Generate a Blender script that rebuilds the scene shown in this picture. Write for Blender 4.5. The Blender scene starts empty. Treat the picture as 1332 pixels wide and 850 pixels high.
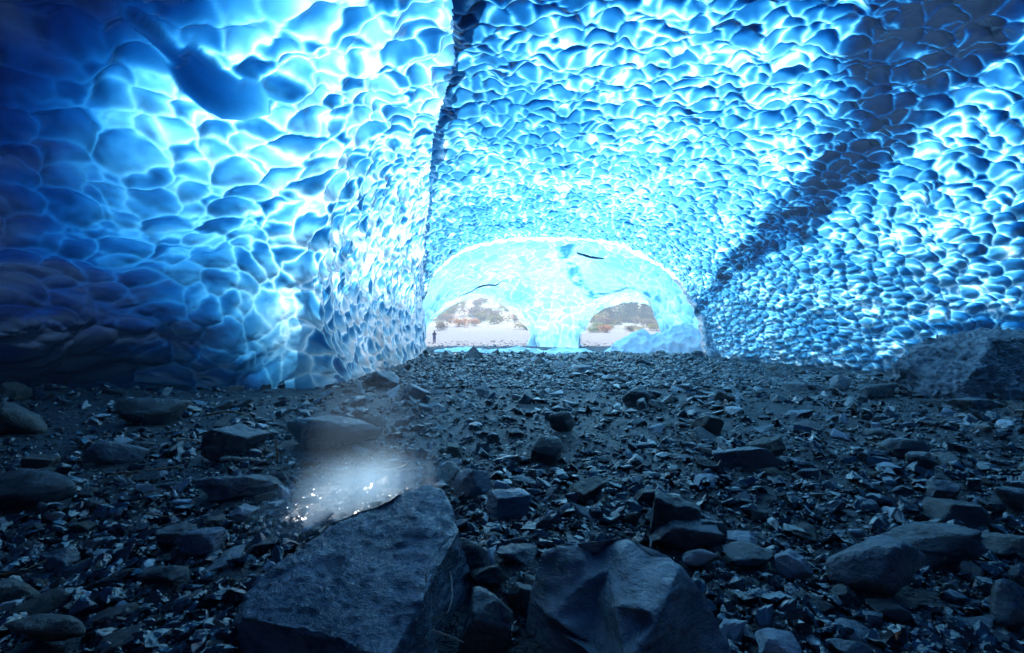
import bpy, bmesh, math, random
import numpy as np
from mathutils import Vector, Matrix, Euler, geometry
rng = np.random.default_rng(7); random.seed(7)
scene = bpy.context.scene; C = scene.collection
R = math.radians
F, CX, HY, EYE = 592.0, 666.0, 432.0, 1.6

# ------------------------------------------------------------------ noise
def _h(ix, iy, iz, seed):
    with np.errstate(over='ignore'):
        n = (ix.astype(np.int64) * 374761393 + iy.astype(np.int64) * 668265263 + iz.astype(np.int64) * 2147483647 + seed * 974711) & 0xFFFFFFFF
        n = ((n ^ (n >> 13)) * 1274126177) & 0xFFFFFFFF
        n = ((n ^ (n >> 16)) * 2246822519) & 0xFFFFFFFF
        n = n ^ (n >> 15)
    return (n & 0xFFFFFF) / float(0xFFFFFF)
def vnoise(p, seed=0):
    p = np.asarray(p, float); i = np.floor(p); f = p - i; f = f * f * (3 - 2 * f); i = i.astype(np.int64)
    out = 0
    for dx in (0, 1):
        for dy in (0, 1):
            for dz in (0, 1):
                w = (f[..., 0] if dx else 1 - f[..., 0]) * (f[..., 1] if dy else 1 - f[..., 1]) * (f[..., 2] if dz else 1 - f[..., 2])
                out = out + w * _h(i[..., 0] + dx, i[..., 1] + dy, i[..., 2] + dz, seed)
    return out * 2 - 1
def fbm(p, seed=0, octv=4, gain=.5):
    p = np.asarray(p, float); a = 1; s = 0; t = 0
    for k in range(octv):
        s = s + a * vnoise(p * 2 ** k + k * 7.3, seed + k * 11); t += a; a *= gain
    return s / t
def cells(q, seed=0, jit=.9, wt=.16, dirv=(0, -1, 0)):
    """power-diagram cells: returns F1^2, F2^2-F1^2, random of the cell"""
    q = np.asarray(q, float); N = len(q)
    F1 = np.full(N, 9.); F2 = np.full(N, 9.); rid = np.zeros(N); off = np.zeros(N)
    b = np.floor(q).astype(np.int64); f = q - b
    for dx in (-1, 0, 1):
        for dy in (-1, 0, 1):
            for dz in (-1, 0, 1):
                ix, iy, iz = b[:, 0] + dx, b[:, 1] + dy, b[:, 2] + dz
                cx = dx + .5 + jit * (_h(ix, iy, iz, seed) - .5) - f[:, 0]
                cy = dy + .5 + jit * (_h(ix, iy, iz, seed + 1) - .5) - f[:, 1]
                cz = dz + .5 + jit * (_h(ix, iy, iz, seed + 2) - .5) - f[:, 2]
                r = _h(ix, iy, iz, seed + 3)
                d = cx * cx + cy * cy + cz * cz + wt * r
                m = d < F1
                F2 = np.where(m, F1, np.minimum(F2, d)); F1 = np.where(m, d, F1); rid = np.where(m, r, rid)
                off = np.where(m, -(cx * dirv[0] + cy * dirv[1] + cz * dirv[2]), off)
    return F1, F2 - F1, rid + 1j * off
def sstep(a, b, x):
    t = np.clip((np.asarray(x, float) - a) / (b - a), 0, 1); return t * t * (3 - 2 * t)

# ------------------------------------------------------------------ helpers
def tag(o, label=None, cat=None, group=None, kind=None):
    if label: o['label'] = label
    if cat: o['category'] = cat
    if group: o['group'] = group
    if kind: o['kind'] = kind
    return o
def link(o, parent=None):
    C.objects.link(o)
    if parent: o.parent = parent
    return o
def empty(name, loc=(0, 0, 0)):
    o = bpy.data.objects.new(name, None); o.location = loc; o.empty_display_size = .3; return link(o)
def np_mesh(name, V, Fc, smooth=True, attrs=None, mat=None):
    """Fc: (n,k) int array"""
    V = np.asarray(V, np.float32); Fc = np.asarray(Fc, np.int32); k = Fc.shape[1]
    me = bpy.data.meshes.new(name)
    me.vertices.add(len(V)); me.vertices.foreach_set('co', V.ravel())
    me.loops.add(Fc.size); me.loops.foreach_set('vertex_index', Fc.ravel())
    me.polygons.add(len(Fc)); me.polygons.foreach_set('loop_start', np.arange(0, Fc.size, k, dtype=np.int32))
    me.polygons.foreach_set('loop_total', np.full(len(Fc), k, np.int32))
    me.polygons.foreach_set('use_smooth', np.full(len(Fc), smooth, bool))
    me.update(calc_edges=True)
    for n, a in (attrs or {}).items():
        at = me.attributes.new(n, 'FLOAT', 'POINT'); at.data.foreach_set('value', np.asarray(a, np.float32))
    if mat: me.materials.append(mat)
    return me
def grid_faces(nr, nc):
    i = np.arange(nr * nc).reshape(nr, nc)
    return np.stack([i[:-1, :-1], i[1:, :-1], i[1:, 1:], i[:-1, 1:]], -1).reshape(-1, 4)
def at(X, Y, d):
    return np.array([(X - CX) / F * d, d, EYE + (HY - Y) / F * d])
def atz(X, Y, z):
    return at(X, Y, (EYE - z) * F / (Y - HY))

# ------------------------------------------------------------------ ground height
def ground(x, y):
    x = np.asarray(x, float); y = np.asarray(y, float)
    p = np.stack([x, y, np.zeros_like(x + y)], -1) if np.ndim(x + y) else np.array([[float(x), float(y), 0.]])
    z = .16 * fbm(p * .33, 3, 3) + .07 * fbm(p * 1.3, 5, 3)
    X, Y = p[:, 0] if p.ndim == 2 else p[..., 0], p[:, 1] if p.ndim == 2 else p[..., 1]
    z = z * sstep(0, 3, Y) + .30 * np.exp(-((X + 2.5) / 2.0) ** 2 - ((Y - 20.5) / 3.5) ** 2)
    z = z + .22 * np.exp(-((Y - 26) / 3.0) ** 2)
    z = z + .35 * np.exp(-((X + 11) / 3) ** 2 - ((Y - 11) / 3.0) ** 2)
    far = np.maximum(Y - 72, 0)
    z = z + .075 * far + .17 * np.maximum(Y - 130, 0) * (1 + .25 * fbm(p * .02, 9, 3)) + sstep(70, 110, Y) * .8 * fbm(p * .08, 8, 3)
    return z if np.ndim(x + y) else float(z[0])
def gp(X, Y):
    """point of the floor seen at a picture position"""
    z = 0.
    for _ in range(8):
        p = atz(X, Y, z); z = .5 * z + .5 * ground(p[0], p[1])
    p = atz(X, Y, z); return p

# ------------------------------------------------------------------ materials
def newmat(name):
    m = bpy.data.materials.new(name); m.use_nodes = True; nt = m.node_tree; nt.nodes.clear()
    out = nt.nodes.new('ShaderNodeOutputMaterial'); return m, nt, out
def N(nt, typ, **kw):
    n = nt.nodes.new(typ)
    for k, v in kw.items():
        if k in n.inputs.keys() if isinstance(k, str) else False: n.inputs[k].default_value = v
        else: setattr(n, k, v)
    return n
def math_n(nt, op, a, b=None):
    n = nt.nodes.new('ShaderNodeMath'); n.operation = op
    for i, v in enumerate((a, b)):
        if v is None: continue
        if hasattr(v, 'is_output') or isinstance(v, bpy.types.NodeSocket): nt.links.new(v, n.inputs[i])
        else: n.inputs[i].default_value = v
    return n.outputs[0]
def mixc(nt, fac, a, b):
    n = nt.nodes.new('ShaderNodeMix'); n.data_type = 'RGBA'
    for s, v in ((n.inputs[0], fac), (n.inputs[6], a), (n.inputs[7], b)):
        if isinstance(v, bpy.types.NodeSocket): nt.links.new(v, s)
        else: s.default_value = v if not isinstance(v, tuple) else (*v, 1)[:4]
    return n.outputs[2]
def noise(nt, scale, detail=4, rough=.55, coord=None, typ='ShaderNodeTexNoise'):
    n = nt.nodes.new(typ); n.inputs['Scale'].default_value = scale
    if 'Detail' in n.inputs: n.inputs['Detail'].default_value = detail
    if 'Roughness' in n.inputs: n.inputs['Roughness'].default_value = rough
    if coord is not None: nt.links.new(coord, n.inputs['Vector'])
    return n
def ramp(nt, fac, stops):
    n = nt.nodes.new('ShaderNodeValToRGB'); cr = n.color_ramp
    while len(cr.elements) < len(stops): cr.elements.new(.5)
    for e, (p, c) in zip(cr.elements, stops):
        e.position = p; e.color = (*c, 1) if isinstance(c, tuple) else (c, c, c, 1)
    nt.links.new(fac, n.inputs[0]); return n.outputs[0]
def bump(nt, h, strength, dist, normal=None):
    b = nt.nodes.new('ShaderNodeBump'); b.inputs['Strength'].default_value = strength; b.inputs['Distance'].default_value = dist
    nt.links.new(h, b.inputs['Height'])
    if normal is not None: nt.links.new(normal, b.inputs['Normal'])
    return b.outputs[0]

K_ABS = (1.42, .75, .49)
def ice_material(name='glacier_ice', speck=.5):
    """ice that scatters the daylight standing behind it; red is absorbed first, by optical depth, which also carries painted glow and shade"""
    m, nt, out = newmat(name)
    L = nt.links.new
    geo = nt.nodes.new('ShaderNodeNewGeometry'); pos = geo.outputs['Position']
    a = nt.nodes.new('ShaderNodeAttribute'); a.attribute_name = 'depth'; dep = a.outputs['Fac']
    dr = nt.nodes.new('ShaderNodeAttribute'); dr.attribute_name = 'dirt_shade'; dirt_shade = dr.outputs['Fac']
    nz = noise(nt, 3.0, 5, .6, pos)
    dep2 = math_n(nt, 'ADD', dep, math_n(nt, 'MULTIPLY', math_n(nt, 'SUBTRACT', nz.outputs['Fac'], .5), .35))
    comb = nt.nodes.new('ShaderNodeCombineColor')
    for i, k in enumerate(K_ABS):
        e = nt.nodes.new('ShaderNodeMath'); e.operation = 'EXPONENT'; L(math_n(nt, 'MULTIPLY', dep2, -k), e.inputs[0]); L(e.outputs[0], comb.inputs[i])
    sp = noise(nt, 26, 2, .6, pos)
    sp2 = noise(nt, 2.2, 3, .6, pos)
    spm = math_n(nt, 'MULTIPLY', math_n(nt, 'GREATER_THAN', sp.outputs['Fac'], .70), math_n(nt, 'GREATER_THAN', math_n(nt, 'ADD', sp2.outputs['Fac'], math_n(nt, 'MULTIPLY', dirt_shade, .4)), .56))
    dn = noise(nt, 5, 6, .7, pos)
    dd = math_n(nt, 'MULTIPLY', dirt_shade, math_n(nt, 'ADD', dn.outputs['Fac'], .45))
    tot = nt.nodes.new('ShaderNodeClamp'); L(math_n(nt, 'ADD', dd, math_n(nt, 'MULTIPLY', spm, speck)), tot.inputs[0]); tot.inputs['Max'].default_value = .96
    col = mixc(nt, tot.outputs[0], comb.outputs[0], (.004, .010, .022))
    refl = mixc(nt, tot.outputs[0], mixc(nt, .12, comb.outputs[0], (.3, .55, .8)), (.012, .018, .03))
    fn = noise(nt, 14, 4, .6, pos)
    nrm = bump(nt, fn.outputs['Fac'], .25, .03)
    tr = nt.nodes.new('ShaderNodeBsdfTranslucent'); L(col, tr.inputs['Color']); L(nrm, tr.inputs['Normal'])
    df = nt.nodes.new('ShaderNodeBsdfDiffuse'); L(refl, df.inputs['Color']); L(nrm, df.inputs['Normal'])
    gl = nt.nodes.new('ShaderNodeBsdfGlossy'); gl.inputs['Roughness'].default_value = .14; L(nrm, gl.inputs['Normal'])
    fr = nt.nodes.new('ShaderNodeFresnel'); fr.inputs['IOR'].default_value = 1.33; L(nrm, fr.inputs['Normal'])
    mx = nt.nodes.new('ShaderNodeMixShader'); mx.inputs[0].default_value = .12
    L(tr.outputs[0], mx.inputs[1]); L(df.outputs[0], mx.inputs[2])
    m2 = nt.nodes.new('ShaderNodeMixShader'); L(fr.outputs[0], m2.inputs[0]); L(mx.outputs[0], m2.inputs[1]); L(gl.outputs[0], m2.inputs[2]); L(m2.outputs[0], out.inputs['Surface'])
    return m
M_ICE = ice_material()
M_ICE_CLEAN = ice_material('clean_thin_ice', .12)

def rock_material(name, c1, c2, c3, rough=(.16, .5), scale=6., layered=0., vary=.9):
    m, nt, out = newmat(name); L = nt.links.new
    tc = nt.nodes.new('ShaderNodeTexCoord'); co = tc.outputs['Object']
    oi = nt.nodes.new('ShaderNodeObjectInfo')
    mp = nt.nodes.new('ShaderNodeMapping'); L(co, mp.inputs[0]); mp.inputs['Scale'].default_value = (1, 1, 1 + layered * 5)
    n1 = noise(nt, scale, 8, .65, mp.outputs[0]); n2 = noise(nt, scale * 6, 5, .7, mp.outputs[0]); n3 = noise(nt, scale * .5, 3, .5, co)
    col = ramp(nt, n1.outputs['Fac'], [(.3, c1), (.52, c2), (.72, c3)])
    col = mixc(nt, math_n(nt, 'MULTIPLY', n2.outputs['Fac'], .5), col, c1)
    hs = nt.nodes.new('ShaderNodeHueSaturation'); L(col, hs.inputs['Color'])
    L(math_n(nt, 'ADD', math_n(nt, 'MULTIPLY', oi.outputs['Random'], vary), 1. - vary * .5), hs.inputs['Value'])
    pr = nt.nodes.new('ShaderNodeBsdfPrincipled'); L(hs.outputs[0], pr.inputs['Base Color'])
    L(ramp(nt, n3.outputs['Fac'], [(.35, rough[0]), (.65, rough[1])]), pr.inputs['Roughness'])
    pr.inputs['Specular IOR Level'].default_value = 1.0
    b1 = bump(nt, n1.outputs['Fac'], .9, .16 / scale * 3)
    b2 = bump(nt, n2.outputs['Fac'], .75, .02 / scale * 6, b1)
    L(b2, pr.inputs['Normal']); L(pr.outputs[0], out.inputs['Surface']); return m
M_SLATE = rock_material('wet_dark_slate', (.006, .009, .016), (.015, .020, .032), (.038, .046, .062), layered=.6, rough=(.12, .42))
M_GREY = rock_material('wet_grey_stone', (.026, .034, .05), (.07, .085, .11), (.16, .185, .22), rough=(.15, .45))
M_TAN = rock_material('tan_weathered_stone', (.045, .033, .022), (.10, .08, .055), (.18, .14, .10), rough=(.3, .6))
M_PALE = rock_material('pale_lit_stone', (.30, .34, .38), (.55, .59, .62), (.74, .76, .78), rough=(.15, .4))  # pale stone, albedo raised further for faces that catch the light
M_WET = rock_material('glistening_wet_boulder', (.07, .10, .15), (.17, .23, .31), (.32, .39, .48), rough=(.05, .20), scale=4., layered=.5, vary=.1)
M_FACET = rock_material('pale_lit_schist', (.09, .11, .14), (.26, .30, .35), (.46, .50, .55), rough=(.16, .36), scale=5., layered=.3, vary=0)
M_GRAVEL = rock_material('wet_gravel', (.018, .02, .024), (.05, .054, .06), (.12, .125, .13), rough=(.14, .45), scale=5.)
M_ROCKS = [M_SLATE, M_GREY, M_SLATE, M_WET, M_GREY, M_TAN, M_SLATE, M_PALE]

def simple(name, col, rough=.8, var=.3, scale=8):
    m, nt, out = newmat(name); L = nt.links.new
    tc = nt.nodes.new('ShaderNodeTexCoord'); n = noise(nt, scale, 5, .6, tc.outputs['Object'])
    oi = nt.nodes.new('ShaderNodeObjectInfo')
    c = ramp(nt, n.outputs['Fac'], [(.3, tuple(v * (1 - var) for v in col)), (.7, tuple(min(1, v * (1 + var)) for v in col))])
    hs = nt.nodes.new('ShaderNodeHueSaturation'); L(c, hs.inputs['Color']); L(math_n(nt, 'ADD', math_n(nt, 'MULTIPLY', oi.outputs['Random'], .6), .7), hs.inputs['Value'])
    pr = nt.nodes.new('ShaderNodeBsdfPrincipled'); L(hs.outputs[0], pr.inputs['Base Color']); pr.inputs['Roughness'].default_value = rough
    L(bump(nt, n.outputs['Fac'], .4, .02), pr.inputs['Normal']); L(pr.outputs[0], out.inputs['Surface']); return m
M_WOOD = simple('wet_driftwood', (.20, .12, .06), .55, .5, 20)
M_WOODP = simple('bleached_driftwood', (.45, .40, .32), .6, .3, 20)

def ground_material():
    m, nt, out = newmat('gravel_floor'); L = nt.links.new
    geo = nt.nodes.new('ShaderNodeNewGeometry'); pos = geo.outputs['Position']
    sx = nt.nodes.new('ShaderNodeSeparateXYZ'); L(pos, sx.inputs[0])
    v = noise(nt, 14, 2, .5, pos, 'ShaderNodeTexVoronoi'); v2 = noise(nt, 45, 2, .5, pos, 'ShaderNodeTexVoronoi'); n = noise(nt, 2, 6, .6, pos)
    wet = ramp(nt, v.outputs['Color'], [(.1, (.005, .006, .009)), (.6, (.016, .019, .026)), (.95, (.045, .05, .06))])
    nb = noise(nt, .35, 4, .6, pos)
    outside_lit = ramp(nt, v.outputs['Color'], [(.1, (.012, .016, .024)), (.9, (.065, .075, .09))])  # brighter daylight past the arch put into the gravel colour
    wob = math_n(nt, 'ADD', sx.outputs['Y'], math_n(nt, 'MULTIPLY', math_n(nt, 'SUBTRACT', nb.outputs['Fac'], .5), 8))
    f = nt.nodes.new('ShaderNodeMapRange'); L(wob, f.inputs[0]); f.inputs[1].default_value = 29.; f.inputs[2].default_value = 31.
    col = mixc(nt, f.outputs[0], wet, outside_lit)
    # hillside: tan brush, moss and rusty heather beyond the outwash
    hn = noise(nt, .09, 6, .7, pos); hn2 = noise(nt, .5, 4, .7, pos)
    hill = ramp(nt, hn.outputs['Fac'], [(.32, (.05, .12, .075)), (.45, (.11, .17, .09)), (.55, (.13, .085, .05)), (.68, (.04, .08, .065))])
    hill = mixc(nt, ramp(nt, hn2.outputs['Fac'], [(.45, 0.), (.62, 1.)]), hill, (.065, .075, .085))
    f2 = nt.nodes.new('ShaderNodeMapRange'); L(math_n(nt, 'ADD', sx.outputs['Y'], math_n(nt, 'MULTIPLY', math_n(nt, 'SUBTRACT', hn.outputs['Fac'], .5), 90)), f2.inputs[0]); f2.inputs[1].default_value = 92; f2.inputs[2].default_value = 130
    col = mixc(nt, f2.outputs[0], col, hill)
    pr = nt.nodes.new('ShaderNodeBsdfPrincipled'); L(col, pr.inputs['Base Color'])
    rr = nt.nodes.new('ShaderNodeMapRange'); L(wob, rr.inputs[0]); rr.inputs[1].default_value = 29; rr.inputs[2].default_value = 31; rr.inputs[3].default_value = .5; rr.inputs[4].default_value = .85; L(rr.outputs[0], pr.inputs['Roughness'])
    b = bump(nt, v.outputs['Distance'], .9, .05); b = bump(nt, v2.outputs['Distance'], .8, .02, b); L(b, pr.inputs['Normal'])
    L(pr.outputs[0], out.inputs['Surface']); return m
M_GROUND = ground_material()

# ------------------------------------------------------------------ ground sheet
def axis(segs):
    out = []
    for a, b, n in segs: out += list(np.linspace(a, b, n, endpoint=False))
    return np.array(out + [segs[-1][1]])
gx = axis([(-300, -40, 26), (-40, -15, 25), (-15, 16, 420), (16, 40, 24), (40, 300, 26)])
gy = axis([(-30, 0, 20), (0, 30, 420), (30, 60, 120), (60, 400, 170)])
GX, GY = np.meshgrid(gx, gy)
GZ = ground(GX.ravel(), GY.ravel())
near = (GY.ravel() < 32) & (GY.ravel() > 0)
pp = np.stack([GX.ravel(), GY.ravel(), 0 * GX.ravel()], -1)
GZ = GZ + .035 * fbm(pp * 6, 21, 3) * near
me = np_mesh('ground', np.stack([GX.ravel(), GY.ravel(), GZ], -1), grid_faces(len(gy), len(gx)), True, None, M_GROUND)
g = link(bpy.data.objects.new('ground', me)); tag(g, 'dark wet gravel floor of the cave running out to pale outwash and a hillside', 'ground', kind='structure')

# ------------------------------------------------------------------ sun direction and the hole it shines through
SUN_EL, SUN_AZ = 66., 4.      # azimuth measured from +Y (down the cave) towards +X
sdir = np.array([math.cos(R(SUN_EL)) * math.sin(R(SUN_AZ)), math.cos(R(SUN_EL)) * math.cos(R(SUN_AZ)), math.sin(R(SUN_EL))])
SPOT = np.array([-1.36, 4.25, .05])
def not_in_hole(V, Fc, rad=.54):
    c = V[Fc].mean(1); d = c - SPOT; t = d @ sdir; perp = d - t[:, None] * sdir
    r = np.linalg.norm(perp, axis=1); ang = fbm(c * 1.7, 31, 2) * .45
    return Fc[~((r < rad + ang) & (t > 3))]
def compact(V, Fc, attrs):
    used = np.zeros(len(V), bool); used[Fc.ravel()] = True; idx = np.cumsum(used) - 1
    return V[used], idx[Fc], {k: a[used] for k, a in attrs.items()}

def facing(V, Fc, pt):
    a, b, c_ = V[Fc[:, 0]], V[Fc[:, 1]], V[Fc[:, 2]]; nn = np.cross(b - a, c_ - a)
    return Fc if ((np.asarray(pt) - a) * nn).sum() > 0 else Fc[:, ::-1].copy()
def grid_normals(P, inside):
    du = np.gradient(P, axis=1); dv = np.gradient(P, axis=0)
    n = np.cross(du, dv); n /= np.linalg.norm(n, axis=-1, keepdims=True) + 1e-9
    s = np.sign(((inside - P) * n).sum(-1, keepdims=True)); s[s == 0] = 1
    return n, s

def blur(a):
    p = np.pad(a, 1, mode='edge'); q = (p[:-2] + 2 * p[1:-1] + p[2:]) / 4; return (q[:, :-2] + 2 * q[:, 1:-1] + q[:, 2:]) / 4
def scallop(P, n, q, size, amp=.95, seed=0, fine=.22, dirv=(0, -1, 0)):
    """push the surface into melt hollows with sharp crests between them; returns new points, edge closeness, cell random"""
    sh = P.shape; Q = q.reshape(-1, 3)
    w = np.stack([fbm(Q * .7 + 5, seed + 40, 2), fbm(Q * .7 + 15, seed + 41, 2), fbm(Q * .7 + 25, seed + 42, 2)], -1)
    w2 = np.stack([fbm(Q * 2.6 + 5, seed + 43, 2), fbm(Q * 2.6 + 15, seed + 44, 2), fbm(Q * 2.6 + 25, seed + 45, 2)], -1)
    Q = Q + .55 * w + .16 * w2
    F1, e, rid = cells(Q, seed, dirv=dirv); off = rid.imag; rid = rid.real
    G1, ge, gr = cells(Q * 2.1 + 3.1, seed + 9)
    sz = size.reshape(-1)
    mask = sstep(-.1, .35, fbm(Q * .5, seed + 50, 2))
    h = amp * sz * np.minimum(F1, .62) + fine * sz / 2.3 * G1 * (.35 + mask) 
    big = fbm(Q * .33, seed + 60, 3) * .45 * sz
    h = blur(blur(h.reshape(sh[:2]))).ravel()
    P2 = P.reshape(-1, 3) + n.reshape(-1, 3) * (h + big)[:, None]
    return P2.reshape(sh), e, rid, off, ge, mask

def seg_d(px, py, a, b):
    ax, ay = a; bx, by_ = b; t = np.clip(((px - ax) * (bx - ax) + (py - ay) * (by_ - ay)) / ((bx - ax) ** 2 + (by_ - ay) ** 2), 0, 1)
    return np.hypot(px - ax - t * (bx - ax), py - ay - t * (by_ - ay))
# ------------------------------------------------------------------ ice cave: vault
def vault_section(th, y):
    """th: 0 right foot .. pi left foot"""
    k = sstep(27.5, 10, y)          # 0 far, 1 near
    xc = 2.9 + 1.6 * k; hw_r = 8.5 + 3.6 * k + 2.2 * sstep(12, 3, y); hw_l = 8.6 + 3.9 * k + 3 * sstep(12, 3, y)
    H = 7.15 + 1.25 * k
    sh = np.clip((y + 14.02) / 1.2, 0.004, 1) ** .5
    c, s = np.cos(th), np.sin(th)
    ex_r, ex_l = 2.25, 3.2
    rr = np.where(c > 0, (np.abs(c) ** ex_r + np.abs(s) ** ex_r) ** (-1 / ex_r), (np.abs(c) ** ex_l + np.abs(s) ** ex_l) ** (-1 / ex_l))
    fl = np.maximum(y - 27.0, 0) * 1.6
    x = xc + (np.where(c > 0, hw_r, hw_l) * sh + fl) * c * rr
    z = (H * sh + fl) * s * rr
    return x, z
yv = np.concatenate([np.linspace(28.4, 27.0, 14, endpoint=False), np.geomspace(27.0, 7.5, 900, endpoint=False), np.linspace(7.5, -12.6, 130, endpoint=False), np.linspace(-12.6, -14, 30)])
tv = np.linspace(-.06, math.pi + .06, 1120)
TH, YV = np.meshgrid(tv, yv)
xv, zv = vault_section(TH, YV)
zv = np.where(TH < 0, -.6 * np.abs(TH) / .06, zv); zv = np.where(TH > math.pi, -.6 * (TH - math.pi) / .06, zv)
P = np.stack([xv, YV, zv], -1)
n, s = grid_normals(P, np.array([2., 0, 1.5]) + np.stack([0 * YV, YV, 0 * YV], -1)); n = n * s
size = .34 + .15 * sstep(24, 10, YV)
size = size + .15 * sstep(1.3, .2, TH) * 0
eta = np.interp(YV.ravel(), np.linspace(-14, 29, 200), np.cumsum(1 / (.34 + .15 * sstep(24, 10, np.linspace(-14, 29, 200)))) * (43 / 199.)).reshape(YV.shape)
gth = .62 + .38 * sstep(.35, 1.05, .5 * (TH[:, 1:] + TH[:, :-1]))
S_ = np.concatenate([np.zeros((len(yv), 1)), np.cumsum(np.hypot(np.diff(P[..., 0], axis=1), np.diff(P[..., 2], axis=1)) / gth, axis=1)], 1)
S_ -= S_[:, [len(tv) // 2]]
q = np.stack([S_ / size / 1.15, eta * 1.06, 3.3 + .6 * np.sin(S_ * .35 + YV * .2)], -1)
P2, e, rid, off, ge, msk = scallop(P, n, q, size, 1.0, 100, .3)
flat = P.reshape(-1, 3); yy = YV.ravel(); th = TH.ravel()
rw = .08 + .12 * sstep(-.3, .4, fbm(flat * .6, 61, 2))
ridge = np.exp(-np.maximum(e, 0) / rw); fr = np.exp(-ge / .09) * msk
base = 1.44 + .45 * sstep(18, 9.5, yy) + 3.5 * (np.maximum(sstep(10.6, 6.5, yy), sstep(13, 6.5, yy) * sstep(.8, .4, th))) - .35 * sstep(17, 25, yy) + .35 * sstep(17, 25, yy) * (sstep(.1, .5, th) - .5)  # ice near and behind the camera deepened to hold light off the floor
base = base + .45 * fbm(flat * .22, 71, 3)
# grey-blue thicker ice high on the near right shoulder, thin ice at the right foot
rf = sstep(.75, .35, th)
base = base + .55 * rf
dep = base + (1.35 + (2.2 + 2.4 * rid) * (1 - .45 * rf) * sstep(-.32, .36, off)) * (1 - ridge) * (.8 + .5 * sstep(18, 9, yy)) - .3 * fr - .85 * ridge * base  # crest glow and one-sided shade in each hollow put into the depth
dep = np.where(yy > 26.3, dep * (.55 - .5 * sstep(26.3, 27, yy)), dep)
# dirty band running down the right shoulder: angle of its centre by depth
by = np.array([8.0, 9.5, 12.5, 15.3, 18.4, 22.5, 24.9, 27.])
bth = np.array([1.34, 1.23, 1.08, .95, .83, .66, .50, .40])
band_c = np.interp(yy, by, bth) + .05 * fbm(flat * .5, 81, 3)
bw = np.interp(yy, by, [.10, .095, .075, .065, .06, .045, .03, .02]) * (1 + .5 * fbm(flat * .6, 82, 3)) + .02
band = np.exp(-((th - band_c) / bw) ** 4) * (.55 + .6 * sstep(-.3, .3, fbm(flat * .9, 83, 3))) * (1 - .4 * sstep(18, 26, yy))
low = np.exp(-((th - .215 - .03 * fbm(flat * .4, 84, 2)) / .035) ** 2) * sstep(24, 16, yy)
# shade of the steep recess at the crease, put into the colour as speckles
crease = sstep(-1.2, -2.7, flat[:, 0] + .045 * (yy - 10) * 3.0) * .0 + np.exp(-((th - np.interp(yy, [9.5, 11.6, 14.6, 18.8, 27.4], [1.90, 1.96, 2.03, 2.13, 2.36])) / (.06 + .05 * fbm(flat * .8, 85, 2))) ** 2) * (.4 + .6 * sstep(-.1, .3, fbm(flat * 1.1, 86, 2)))
dep = dep + band * 3.4 * (1 - .55 * ridge) + crease * .45 * (1 - .9 * ridge) + low * 1.1
sp = sstep(.0, .35, fbm(flat * 2.2, 91, 3))
dirt_shade = np.clip(band * 1.5 * (1 - .85 * ridge) * (.6 + .8 * sp) + low * .35 * sp + crease * .55 * sstep(.0, .3, fbm(flat * 4.2, 92, 3)), 0, 1)
dirt_shade = np.maximum(dirt_shade, .28 * sstep(.26, .02, th) * sp * sstep(20, 14, yy) + .9 * sstep(.10, -.02, th + .06 * fbm(flat * 1.5, 87, 3)))
dirt_shade = np.maximum(dirt_shade, .8 * sstep(4, -4, yy))  # unseen rear of the vault darkened to keep rock fronts dark
V = P2.reshape(-1, 3); Fc = not_in_hole(V, grid_faces(len(yv), len(tv)))
# the vault stops where it runs into the near wall
fc = flat[Fc].mean(1); lim = np.interp(fc[:, 1], [-14, 3, 9, 11, 13.8, 19.6, 25.5, 28.4], [-1.3, -1.35, -1.2, -1.4, -2.4, -3.7, -5.1, -5.9])
Fc = Fc[fc[:, 0] > lim]
V, Fc, A = compact(V, Fc, {'depth': np.maximum(blur(dep.reshape(P.shape[:2])).ravel(), 0), 'dirt_shade': dirt_shade})
cave = empty('ice_cave', (0, 14, 0)); tag(cave, 'blue scalloped ice vault and near ice wall arching over the rubble floor', 'ice cave')
def child(name, me, parent):
    o = bpy.data.objects.new(name, me); link(o, parent); o.matrix_parent_inverse = Matrix.Translation(-Vector(parent.location)); return o
child('ice_vault', np_mesh('ice_vault', V, facing(V, Fc, (2, 12, 1)), True, A, M_ICE), cave)

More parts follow.
